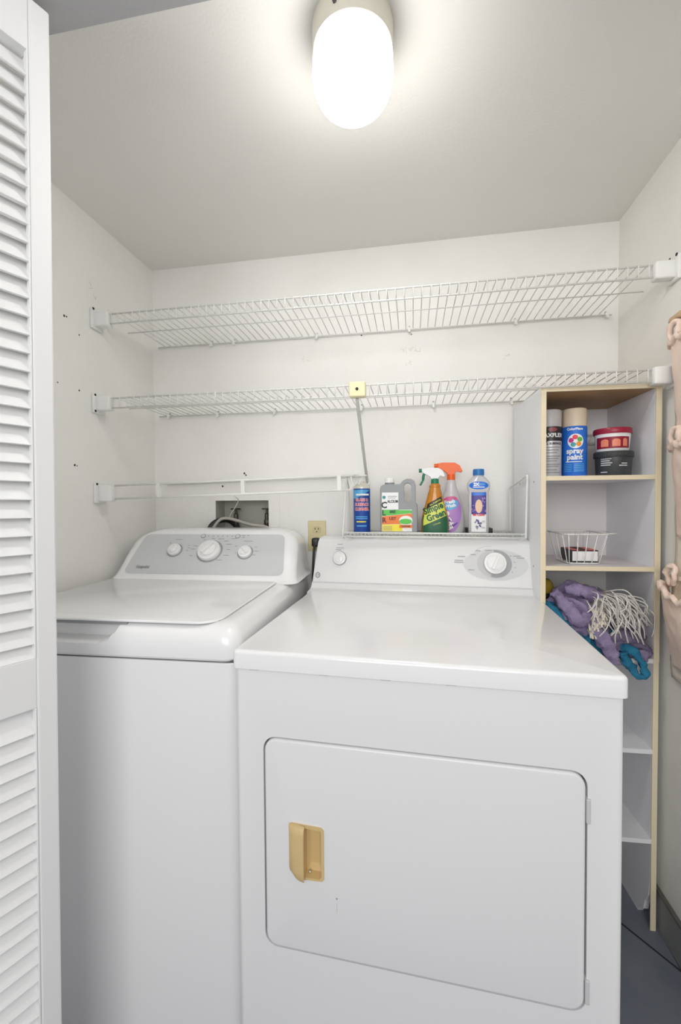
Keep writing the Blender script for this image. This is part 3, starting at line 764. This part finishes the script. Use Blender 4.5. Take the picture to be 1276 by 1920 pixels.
# console
ctab = [(.944, .322, .452), (.950, .317, .463), (.960, .311, .474), (.985, .307, .496), (1.010, .305, .517), (1.040, .301, .543), (1.062, .295, .563), (1.078, .284, .578), (1.090, .268, .590), (1.098, .248, .602), (1.1035, .225, .618), (1.1055, .200, .640)]
CC = -.2925
bm = bmesh.new(); L = []
for z, hw, yf in ctab:
    L.append([(a, b, z) for a, b in rr_outline(CC-hw, CC+hw, yf, .71, [.02, .02, .035, .035], 8)])
layers(bm, L); wc = obj('control_console', bm, 'enamel2', ws, angle=.5)
ctz = [(z, yf) for z, hw, yf in ctab]
def wfn(off):
    def fn(x, z):
        y = interp(ctz, z)[0]; n = Vector((0, -.77, .64)); return tuple(Vector((x, y, z))+n*off)
    return fn
def pedge(z, side):
    z0, z1 = .966, 1.088; hw = .275-.022*(z-z0)/(z1-z0); q = .018
    for d in (z-z0, z1-z):
        if d < q: hw -= q-math.sqrt(max(q*q-(q-d)**2, 0))
    return CC+side*hw
bm_ = patch('control_panel', lambda z: pedge(z, -1), lambda z: pedge(z, 1), .966, 1.088, wfn(.0012), 'panel', wc, nx=30, nz=40)
WN = (0, -.77, .64)
for x, z, r, rr, a in ((-.414, 1.036, .0225, .027, 1.2), (-.288, 1.034, .0385, .0445, .9), (-.162, 1.031, .0225, .027, 2.3)):
    knob(wc, 'selector_knob', kframe(x, z, wfn(0), WN, .0015), r, .028 if r > .03 else .022, rr, a)
for x in (-.330, -.205):
    bm = bmesh.new(); lathe(bm, [(.0095, 0), (.0095, .001), (.008, .0016)], n=20, frame=kframe(x, 1.0815, wfn(0), WN, .001)); o = obj('button', bm, 'ring', wc, angle=.6)
    bm = bmesh.new(); lathe(bm, [(.0065, .001), (.0065, .0024)], n=20, frame=kframe(x, 1.0815, wfn(0), WN, .001)); obj('button_cap', bm, 'ltring', o)
for i in range(6): ell('indicator', -.311+.0172*i, 1.0815, .002, .002, wfn(.002), 'ring', wc, n=10)
for x, z, l in ((-.185, 1.084, .012), (-.183, 1.078, .009), (-.168, 1.084, .006)):
    rect('print', x-l/2, x+l/2, z-.001, z+.001, wfn(.002), 'mark', wc, nx=1, nz=1)
pr = [(-.414, 1.070, .022), (-.37, 1.052, .008), (-.366, 1.044, .008), (-.369, 1.036, .008), (-.345, 1.050, .014), (-.350, 1.040, .018), (-.348, 1.020, .012), (-.32, 1.070, .010), (-.29, 1.074, .012), (-.262, 1.073, .022), (-.24, 1.066, .016), (-.228, 1.056, .020), (-.224, 1.040, .014), (-.226, 1.022, .018), (-.245, 1.008, .02), (-.215, 1.074, .02), (-.162, 1.066, .030), (-.130, 1.048, .006), (-.125, 1.036, .014), (-.13, 1.024, .01), (-.44, 1.058, .008), (-.20, 1.050, .008), (-.195, 1.030, .004)]
for x, z, l in pr: rect('print', x-l/2, x+l/2, z-.0008, z+.0008, wfn(.002), 'mark', wc, nx=1, nz=1)
text('brand_lettering', 'Hotpoint', .0125, wfn(.002), 'mark', wc, -.505, .985, bold=.0006)
for x in (-.53, -.07):
    for y in (.07, .62):
        bm = bmesh.new(); lathe(bm, [(.018, 0), (.018, .008), (.008, .010), (.008, .022)], cx=x, cy=y, n=16); obj('foot', bm, 'black', ws)

# ================================================================== WATER SUPPLY BOX, OUTLET
wb = thing('water_supply_box', 'recessed washer water supply box with white frame in the back wall', 'supply box', (.3675, 0, 1.03))
bm = bmesh.new()
x0, x1, z0, z1 = -.1115+.001, .1115-.001, .001, .178
box(bm, x0-.03, x0+.002, -.004, 0, z0-.03, z1+.020, bev=.001); box(bm, x1-.002, x1+.042, -.004, 0, z0-.03, z1+.020, bev=.001)
box(bm, x0, x1, -.004, 0, z1-.002, z1+.020, bev=.001); box(bm, x0, x1, -.004, 0, z0-.03, z0+.002, bev=.001)
obj('frame', bm, 'wall', wb)
bm = bmesh.new()
box(bm, x0, x1, .080, .084, z0, z1); box(bm, x0, x0+.002, 0, .082, z0, z1); box(bm, x1-.002, x1, 0, .082, z0, z1); box(bm, x0, x1, 0, .082, z1-.002, z1); box(bm, x0, x1, 0, .082, z0, z0+.002)
obj('box_lining', bm, 'boxin', wb)
for x in (-.045, .085):
    bm = bmesh.new(); lathe(bm, [(.007, .0), (.012, .01), (.012, .03), (.009, .035), (.009, .055), (.005, .058), (.005, .075)], cx=x, cy=.045, n=16)
    for v in bm.verts: v.co.z += .068
    box(bm, x-.010, x+.010, .035, .06, .085, .10, bev=.003)
    v_ = obj('valve', bm, 'brass', wb, angle=.6)
    bm = bmesh.new(); zc = .143
    tube(bm, [(x+.018*math.cos(a*PI/6), .043+.018*math.sin(a*PI/6), zc) for a in range(12)], .003, 6, closed=True)
    rod(bm, (x-.018, .043, zc), (x+.018, .043, zc), .003); rod(bm, (x, .025, zc), (x, .061, zc), .003); obj('valve_handle', bm, 'brass', v_, smooth=True)
    bm = bmesh.new(); tube(bm, spline([(x, .045, .075), (x, .04, .05), (x+.004, -.01, .02), (x+.01, -.03, -.06)], 6), .010, 10); obj('hose', bm, 'brass', wb, smooth=True)
dh = thing('drain_hose', 'grey drain hose curving out of the supply box behind the washer', 'hose', (.3675, 0, 1.03))
bm = bmesh.new(); tube(bm, spline([(-.02, .05, .03), (-.045, .045, .075), (-.07, .02, .100), (-.098, -.03, .092), (-.120, -.045, .05), (-.13, -.05, -.05)], 8), .011, 12); obj('hose', bm, 'black', dh, smooth=True)
bm = bmesh.new(); tube(bm, spline([(-.10, -.045, .070), (-.075, -.035, .103), (-.045, -.03, .108), (.0, -.033, .098), (.05, -.035, .084), (.11, -.036, .075), (.14, -.038, .05)], 8), .0062, 10); obj('hose_end', bm, 'hose', dh, smooth=True)
bm = bmesh.new(); tube(bm, spline([(.316, -.012, 1.133), (.33, -.02, 1.155), (.352, -.03, 1.180), (.378, -.06, 1.208), (.388, -.12, 1.222)], 5), .0018, 6); st = obj('string', bm, 'string', None, smooth=True)
st['label'] = 'thin pale cord hanging in front of the washer supply box'; st['category'] = 'string'
ol = thing('wall_outlet', 'almond duplex wall outlet between washer and dryer', 'outlet', (.6655, 0, 1.071))
obj('cover_plate', rslab(bmesh.new(), -.0345, .0345, -.005, 0, -.057, .057, .004, e=.002, axis='y'), 'almond', ol, angle=.6)
for z in (.022, -.022):
    bm = bmesh.new(); o_ = [(max(-.0165, min(.0165, .0185*math.cos(a*PI/12))), z+.0148*math.sin(a*PI/12)) for a in range(24)]
    prism(bm, o_, -.0066, -.004); rc = obj('receptacle', bm, mat('receptacle', (.60, .52, .29), .4), ol)
    for x in (-.006, .006): obj('slot', B(x-.0013, x+.0013, -.0069, -.006, z+.001, z+.009), 'dark', rc)
    bm = bmesh.new(); lathe(bm, [(.0024, 0), (.0024, .0003)], n=12, frame=Matrix.Translation((0, -.0066, z-.006)) @ Matrix.Rotation(PI/2, 4, 'X')); obj('slot', bm, 'dark', rc)
bm = bmesh.new(); lathe(bm, [(.003, 0), (.003, .001)], n=12, frame=Matrix.Translation((0, -.005, 0)) @ Matrix.Rotation(PI/2, 4, 'X')); obj('screw', bm, 'almond', ol)
pg = thing('power_plug', 'black power plug in the lower socket of the almond outlet', 'plug', (.6655, -.0072, 1.049))
obj('plug_body', B(-.014, .013, -.030, 0, -.016, .016, bev=.006, seg=3), 'black', pg, angle=.8)
bm = bmesh.new(); tube(bm, spline([(-.002, -.026, -.008), (-.004, -.034, -.04), (-.006, -.04, -.12), (-.005, -.045, -.3)], 6), .0045, 8); obj('cord', bm, 'black', pg, smooth=True)

# ================================================================== RACK ABOVE DRYER CONSOLE
rk = thing('wire_tray', 'white wire tray with raised side frames on top of the dryer console', 'wire tray', (.798, -.205, 1.084))
rw = .562; sk = .002
bm = bmesh.new(); n = 46
for i in range(n+1):
    x = rw*i/n; tube(bm, [(x, 0, .0125), (x, .002, .006), (x, .158, .006), (x, .16, .012)], .0012, 5)
obj('wire_deck', bm, 'wire', rk, smooth=True)
for y, z, q in ((0, .0135, .0028), (-.001, .002, .0028), (.055, .0035, .002), (.11, .0035, .002), (.16, .013, .0026), (.16, .003, .0024)):
    bm = bmesh.new(); rod(bm, (0, y, z+.001), (rw, y, z-.001), q, 8); obj('rod', bm, 'wire', rk, smooth=True)
for x, s in ((0, 1), (rw, -1)):
    bm = bmesh.new(); xt = x+(.012 if s > 0 else .003); zt = .190
    tube(bm, spline([(x, 0, .0), (x, 0, .010), (x+(xt-x)*.5, 0, .10), (xt, 0, zt-.008), (xt, .006, zt), (xt-.006, .08, zt-.015), (xt-.014, .150, zt-.030), (xt-.016, .160, zt-.042), (xt-.014, .162, .10), (xt-.014, .162, 0)], 3), .0030, 8)
    obj('side_frame', bm, 'wire', rk, smooth=True)
    bm = bmesh.new(); tube(bm, [(x, -.001, .004), (x+s*.014, .002, -.006), (x+s*.03, .02, -.004)], .0025, 6); obj('foot', bm, 'wire', rk, smooth=True)
DZ = 1.0915
by_ = -.125

# aerosol glass cleaner
t = thing('aerosol_can', 'blue aerosol can with red lettering, leftmost on the wire tray', 'aerosol can', (.851, by_, DZ), .10)
r = .0285; hb = .150
bm = bmesh.new(); lathe(bm, [(r*.95, 0), (r, .003), (r, hb), (r*.97, hb+.004)], n=48); obj('can_body', bm, 'blue_l', t, angle=.6)
bm = bmesh.new(); lathe(bm, [(r*.99, hb+.001), (r, hb+.005), (r*.93, hb+.008), (r*.7, hb+.016), (r*.42, hb+.021), (r*.42, hb+.026), (r*.3, hb+.027)], n=40); obj('dome', bm, mat('tin_cream', (.72, .69, .60), .35, metal=.3), t, angle=.7)
bm = bmesh.new(); lathe(bm, [(.0085, hb+.022), (.0085, hb+.030), (.006, hb+.036), (.005, hb+.037)], n=20); obj('nozzle', bm, 'white', t, angle=.7)
fn = wrap_fn(r)
patch('label', lambda z: -.042, lambda z: -.02+.055*(z-.118)/.03, .118, .147, fn, 'cyan', t, nx=12, nz=5)
for dz, w_ in ((.113, 'GLASS &'), (.0975, 'SURFACE'), (.082, 'CLEANER')):
    text('lettering', w_, .0135, wrap_fn(r), 'white', t, 0, dz, bold=.0011, sx=.9)
    text('lettering', w_, .0135, wrap_fn(r, .0013), 'red', t, 0, dz, bold=.0003, sx=.9)
fn = wrap_fn(r, .0013)
rect('lettering', -.02, .026, .128, .134, fn, 'white', t, nx=10, nz=1)
for z in (.055, .049): rect('lettering', -.022, .02, z, z+.003, fn, 'cyan', t, nx=10, nz=1)
rect('lettering', -.018, .014, .038, .042, fn, 'yel', t, nx=10, nz=1); rect('lettering', -.018, .016, .024, .028, fn, 'cyan', t, nx=10, nz=1)

# jug with loop handle
jg = thing('cleaner_jug', 'grey jug with loop handle and striped green, orange and yellow label', 'jug', (.9765, by_-.002, DZ))
w = .0610
out = [(-w, .004), (-w+.004, 0), (w-.004, 0), (w, .004), (w, .092), (w-.001, .098), (w-.006, .104), (w-.006, .160), (w-.010, .174), (w-.020, .181), (w-.034, .182), (w-.046, .177), (w-.054, .168), (w-.057, .164), (-w+.020, .164), (-w+.010, .163), (-w+.002, .158), (-w, .150)]
bm = bmesh.new()
D = .026
layers(bm, [[(x*.97, y, z*.99+.001) if e else (x, y, z) for x, z in out] for y, e in ((-D, 1), (-D+.004, 0), (D-.004, 0), (D, 1))])
jb = obj('jug_body', bm, 'jug', jg, angle=.7)
hole = rr_outline(w-.044, w-.020, .103, .168, .011, 6)
boolean(jb, prism(bmesh.new(), hole, -.05, .05))
bm = bmesh.new(); 
for i in range(11):
    z = .106+i*.0055; box(bm, w-.0185, w-.0075, -D-.0005, -D+.001, z, z+.003)
obj('grip_ribs', bm, 'ring', jg)
bm = bmesh.new(); lathe(bm, [(.016, .162), (.016, .170), (.014, .172)], cx=-w+.030, n=24); obj('neck', bm, 'jug', jg, angle=.7)
bm = bmesh.new(); lathe(bm, [(.0155, .170), (.0155, .182), (.0135, .186)], cx=-w+.030, n=24); obj('cap', bm, 'white', jg, angle=.7)
pf = lambda off: (lambda x, z: (x, -D-off, z))
rect('label', -w+.006, -.001, .079, .137, pf(.0006), 'white', jg, nx=1, nz=1)
rect('label', -w+.006, .043, .008, .080, pf(.0006), 'white', jg, nx=1, nz=1)
rect('label', -w+.006, .043, 0, 1, lambda x, t: (x, -D-.0009, (.0585+.10*(x+.055))*(1-t)+(.080-.02*(x+.055))*t), 'lgreen', jg, nx=1, nz=1)
rect('label', -w+.006, .043, 0, 1, lambda x, t: (x, -D-.0010, (.031+.03*(x+.055))*(1-t)+(.0575+.10*(x+.055))*t), 'orange', jg, nx=1, nz=1)
rect('label', -w+.006, .012, 0, 1, lambda x, t: (x, -D-.0008, .009*(1-t)+(.030+.03*(x+.055))*t), 'yel', jg, nx=1, nz=1)
text('lettering', 'C', .028, pf(.0016), 'black', jg, -.048, .0945, bold=.0010)
text('lettering', 'ALCIUM', .0125, pf(.0016), 'black', jg, -.0195, .107, bold=.0005, sx=.78)
rect('lettering', -.036, -.006, .123, .125, pf(.0014), 'mark', jg, nx=1, nz=1); rect('lettering', -.036, -.010, .118, .1195, pf(.0014), 'mark', jg, nx=1, nz=1)
ell('emblem', -.048, .121, .0055, .0055, pf(.0014), mat('emblem_teal', (.02, .25, .28), .4), jg)
text('lettering', 'L', .024, pf(.0016), 'dgreen', jg, -.049, .069, bold=.0009)
text('lettering', 'IME', .013, pf(.0016), 'dgreen', jg, -.020, .073, bold=.0006)
text('lettering', 'R', .022, pf(.0016), mat('rust_dark', (.16, .02, .01), .4), jg, -.048, .045, bold=.0009)
text('lettering', 'UST', .013, pf(.0016), mat('rust_dark2', (.16, .02, .01), .4), jg, -.020, .050, bold=.0006)
ell('picture', .023, .044, .022, .016, pf(.0013), 'white', jg, n=24)
ell('picture', .022, .041, .021, .009, pf(.0017), 'lgreen', jg, n=24)
rect('picture', .002, .044, .020, .030, pf(.0018), 'orange', jg, nx=1, nz=1)
text('lettering', 'CLEANER', .007, pf(.0021), 'dark', jg, .023, .025, bold=.0002)
for z in (.024, .020, .016, .012): rect('lettering', -w+.009, -.022, z, z+.0014, pf(.0013), 'mark', jg, nx=1, nz=1)

# trigger sprayers
def trigger(par, z, head_m, trig_m, cx=0, s=-1, scale=1.0, nozzle_m=None, collar_m=None, sh=0):
    f = scale; X = lambda x: cx+s*x*f
    Z = lambda q: z+q*f
    bm = bmesh.new(); lathe(bm, [(.0135*f, Z(0)), (.0138*f, Z(.002)), (.0132*f, Z(.018)), (.012*f, Z(.020))], cx=cx, n=24); obj('collar', bm, collar_m or trig_m, par, angle=.6)
    o = [(X(-.010), Z(.018)), (X(.012), Z(.018)), (X(.017), Z(.026)), (X(.042), Z(.040)), (X(.046), Z(.042)), (X(.046), Z(.056)), (X(.030), Z(.059)), (X(-.012), Z(.058)), (X(-.028), Z(.048)), (X(-.036), Z(.030)), (X(-.033), Z(.025)), (X(-.018), Z(.030))]
    bm = bmesh.new(); hw = .0095*f
    layers(bm, [[(x, y, q) for x, q in o] if abs(y) < hw*.9 else [(cx+(x-cx)*.93, y, q*.97+(Z(.04))*.03) for x, q in o] for y in (-hw, -hw*.7, hw*.7, hw)])
    obj('spray_head', bm, head_m, par, angle=.7)
    bm = bmesh.new(); tube(bm, [(X(.044), 0, Z(.049)), (X(.056), 0, Z(.049))], .007*f, 12); obj('nozzle', bm, nozzle_m or trig_m, par, angle=.7)
    bm = bmesh.new(); tube(bm, spline([(X(.034), 0, Z(.042)), (X(.040), 0, Z(.030)), (X(.042), 0, Z(.014)), (X(.052), 0, Z(-.004))], 5), [.0050*f]*10+[.0035*f]*6, 10); obj('trigger', bm, trig_m, par, smooth=True)
sg = thing('spray_bottle', 'amber spray bottle with white head and green trigger beside the grey jug', 'spray bottle', (1.094, by_-.012, DZ))
tab = smooth_tab([(0, 0, .042, .026, 3), (.004, 0, .0445, .028, 3), (.030, 0, .044, .028, 3), (.050, 0, .043, .027, 2.8), (.080, 0, .036, .024, 2.6), (.110, 0, .028, .021, 2.3), (.135, 0, .022, .018, 2.1), (.150, 0, .018, .016, 2), (.156, 0, .0185, .0165, 2), (.161, 0, .0165, .0155, 2), (.166, 0, .012, .012, 2)])
bm = bmesh.new(); loft(bm, tab); obj('bottle_body', bm, 'amber', sg, smooth=True)
f1, f2, f3 = front_fn(tab, .0008), front_fn(tab, .0014), front_fn(tab, .002)
wl = lambda z: interp(tab, z)[1]
patch('label', lambda z: -wl(z)*.96, lambda z: wl(z)*(.96 if z < .045 else .90), .003, .060, f1, 'dgreen', sg, nx=16)
sl = lambda x: x*.0
def slanted(z0, z1, m_, f_, k=.40, wf=.90):
    bm = bmesh.new(); G = []
    for j in range(9):
        row = []
        for i in range(15):
            t = -1+2*i/14; zz = z0+(z1-z0)*j/8; 
            for _ in range(3):
                x = t*wl(zz+0)*wf; zq = zz+k*x; x = t*wl(zq)*wf
            row.append(bm.verts.new(f_(x, zz+k*x)))
        G.append(row)
    for j in range(8):
        for i in range(14): bm.faces.new((G[j][i], G[j][i+1], G[j+1][i+1], G[j+1][i]))
    return obj('label', bm, m_, sg, smooth=True)
slanted(.045, .095, 'lime', f2, .45, .86); slanted(.095, .112, 'black', f2, .55, .80)
text('lettering', 'Simple\nGreen', .029, f3, 'dgreen', sg, -.002, .072, bold=.0010, ang=.38, sx=.85)
text('lettering', 'ALL PURPOSE', .0065, f3, 'lime', sg, 0, .103, bold=.0002, ang=.5)
text('lettering', 'CLEANER', .006, f2, 'lime', sg, .004, .034, ang=.3)
trigger(sg, .163, 'white', 'grcap', 0, -1, .92)
pp = thing('spray_bottle', 'clear spray bottle with orange head and purple floral label', 'spray bottle', (1.150, by_+.035, DZ))
tab = smooth_tab([(0, 0, .038, .024, 2.6), (.004, 0, .040, .026, 2.6), (.030, .0, .043, .028, 2.5), (.065, .0, .041, .027, 2.4), (.095, 0, .036, .025, 2.3), (.125, 0, .027, .021, 2.2), (.150, 0, .019, .017, 2), (.170, 0, .0145, .0145, 2), (.184, 0, .0125, .0125, 2)])
bm = bmesh.new(); loft(bm, tab); obj('bottle_body', bm, 'clear', pp, smooth=True)
f1, f2, f3 = front_fn(tab, .0008), front_fn(tab, .0014), front_fn(tab, .002)
ell('label', -.001, .062, .032, .060, f1, 'purple_l', pp, n=30, ang=-.12, rings=8)
ell('label', -.006, .096, .026, .018, f2, 'cyan', pp, n=24, ang=.2, rings=5)
ell('label', -.004, .113, .022, .010, f2, mat('label_rose', (.62, .10, .25), .4), pp, n=20, ang=.1, rings=4)
text('lettering', 'Fresh\nWash', .0155, f3, 'white', pp, -.006, .098, bold=.0006, ang=.15)
ell('label', -.016, .066, .008, .008, f3, 'white', pp, n=14)
for k in range(13):
    a = random.uniform(0, PI); x, z = random.uniform(-.018, .014), random.uniform(.012, .050)
    ell('flower_print', x, z, .0085, .0022, f3, 'white' if k % 2 else 'violet', pp, n=12, ang=a)
trigger(pp, .178, 'trigger_o', 'trigger_o', 0, -1, 1.0)

mb = thing('cleaner_bottle', 'clear bottle with blue cap and violet and white label, rightmost on the tray', 'bottle', (1.2335, by_, DZ+.002), -.1)
tab = smooth_tab([(0, 0, .029, .020, 3), (.004, 0, .0315, .022, 3), (.060, 0, .0320, .0225, 3), (.120, 0, .0325, .0225, 3), (.134, 0, .031, .022, 3), (.142, 0, .0345, .0235, 2.6), (.155, 0, .0355, .024, 2.6), (.167, 0, .033, .0225, 2.5), (.180, 0, .022, .018, 2.2), (.186, 0, .0155, .0155, 2), (.196, 0, .0145, .0145, 2)])
bm = bmesh.new(); loft(bm, tab); obj('bottle_body', bm, 'clear', mb, smooth=True)
f1, f2, f3 = front_fn(tab, .0008), front_fn(tab, .0014), front_fn(tab, .002)
rect('label', -.0225, .0225, .006, .133, f1, 'white', mb, nx=10)
rect('label', -.0225, .0225, .062, .133, f2, 'violet', mb, nx=10)
rect('label', -.0205, .0205, .123, .132, f3, 'blue_m', mb, nx=10, nz=1)
for i in range(14):
    x, z = random.choice((-1, 1))*random.uniform(.010, .021), random.uniform(.070, .118); ell('pattern', x, z, .0022, .0022, f3, 'purple_l', mb, n=8)
ell('pattern', 0, .088, .011, .022, f3, mat('label_peach', (.80, .55, .38), .4), mb, n=20, rings=4)
text('lettering', 'MR. CLEAN', .0085, f3, 'red', mb, 0, .060, bold=.0005, sx=.85)
for i in range(12):
    ell('pattern', random.uniform(-.018, .006), random.uniform(.010, .045), .005, .0025, f3, 'violet' if i % 2 else 'mark', mb, n=10, ang=random.uniform(0, PI))
for z in (.040, .037, .020, .017): rect('lettering', .009, .019, z, z+.0012, f3, 'mark', mb, nx=3, nz=1)
ell('label', 0, .155, .0300, .0125, f1, 'blue_m', mb, n=30, rings=5)
text('lettering', '2X', .014, f2, 'white', mb, -.008, .158, bold=.0008); rect('lettering', -.018, .018, .148, .1505, f2, 'white', mb, nx=8, nz=1)
text('lettering', 'MORE', .007, f2, 'cyan', mb, .010, .158, bold=.0003)
bm = bmesh.new(); lathe(bm, [(.0175, .188), (.018, .190), (.0175, .206), (.016, .2085)], n=30); obj('cap', bm, 'blue_c', mb, angle=.6)
bx_ = obj('small_tray', rslab(bmesh.new(), -.036, .048, -.030, .030, 0, .016, .004, e=.002), 'black')
bx_.location = (1.236, by_+.060, DZ); bx_['label'] = 'low black plastic tray behind the blue-capped bottle'; bx_['category'] = 'tray'

# ================================================================== HANGING ORGANIZER ON RIGHT WALL
hg = thing('hanging_organizer', 'pink and cream fabric hanging organizer on the right wall in front of the bookcase', 'fabric organizer', (W, 0, 0))
y0, y1 = -.335, -.62
bm = bmesh.new(); G = []
NZ, NY = 60, 20
for j in range(NZ+1):
    z = .735+(1.655-.735)*j/NZ; row = []
    for i in range(NY+1):
        u = i/NY; yy = y0+(y1-y0)*u+.012*math.sin(j*.5)*(1-u)*.5-.02*((z-.735)/.92)*(1-u)
        row.append(bm.verts.new((-.012-.006*noise.noise(Vector((z*9, u*4, 0))), yy, z)))
    G.append(row)
for j in range(NZ):
    for i in range(NY): bm.faces.new((G[j][i], G[j][i+1], G[j+1][i+1], G[j+1][i]))
o = obj('backing', bm, 'cream', hg, smooth=True)
sm = o.modifiers.new('s', 'SOLIDIFY'); sm.thickness = .004
def pocket(z0, z1, yl, bulge, name='pocket'):
    bm = bmesh.new(); G = []
    for j in range(25):
        t = j/24; z = z0+(z1-z0)*t; row = []
        bz = bulge*(.25+.75*math.sin(PI*min(t*1.1, 1)*.5)**1.0)*(1 if t < .9 else 1)
        for i in range(25):
            u = i/24; s = math.sin(PI*min(max(u, 0), 1))**.5
            y = yl+(y1-yl)*u - .02*(1-t)*(1-u)
            x = -.018-bz*s-.004*noise.noise(Vector((u*9, z*30, 2)))
            row.append(bm.verts.new((x, y, z+.010*math.sin(u*9)*t)))
        G.append(row)
    for j in range(24):
        for i in range(24): bm.faces.new((G[j][i], G[j][i+1], G[j+1][i+1], G[j+1][i]))
    p = obj(name, bm, 'pink', hg, smooth=True)
    md = p.modifiers.new('s', 'SOLIDIFY'); md.thickness = .003
    return p
# (bottom, top, left edge, bulge)
for z0, z1, yl, bg_ in ((1.375, 1.590, -.334, .022), (1.105, 1.325, -.342, .026), (.775, .975, -.330, .058)):
    p = pocket(z0, z1, yl, bg_)
    # gathered rim
    bm = bmesh.new(); P = []
    for i in range(26):
        u = i/25; s = math.sin(PI*u)**.5 if 0 < u < 1 else 0
        P.append((-.020-bg_*1.08*s, yl+.002+(y1-yl)*u, z1+.006*math.sin(i*1.7)+.010*math.sin(u*9)))
    tube(bm, P, .0065, 10); obj('pocket_rim', bm, 'pink', p, smooth=True)
    # tie loop over the rim
    bm = bmesh.new(); tube(bm, spline([(-.022, yl-.022, z1+.003), (-.028, yl-.010, z1+.028), (-.030, yl-.022, z1+.050), (-.026, yl-.040, z1+.052), (-.030, yl-.046, z1+.03), (-.024, yl-.036, z1+.008)], 6), .0065, 8)
    for v in bm.verts: v.co += nvec(v.co*70)*.003
    obj('tie_loop', bm, 'pink', p, smooth=True)
    bm = bmesh.new(); box(bm, -.020, -.0165, y1+.01, yl-.01, z1+.02, z1+.03); obj('strap', bm, 'cream', p)
bm = bmesh.new(); tube(bm, [(-.016, -.332, 1.660), (-.016, -.62, 1.664)], .012, 12)
for v in bm.verts: v.co += nvec(v.co*60)*.003
obj('top_roll', bm, mat('peach_fabric', (.80, .58, .38), .85), hg, smooth=True)
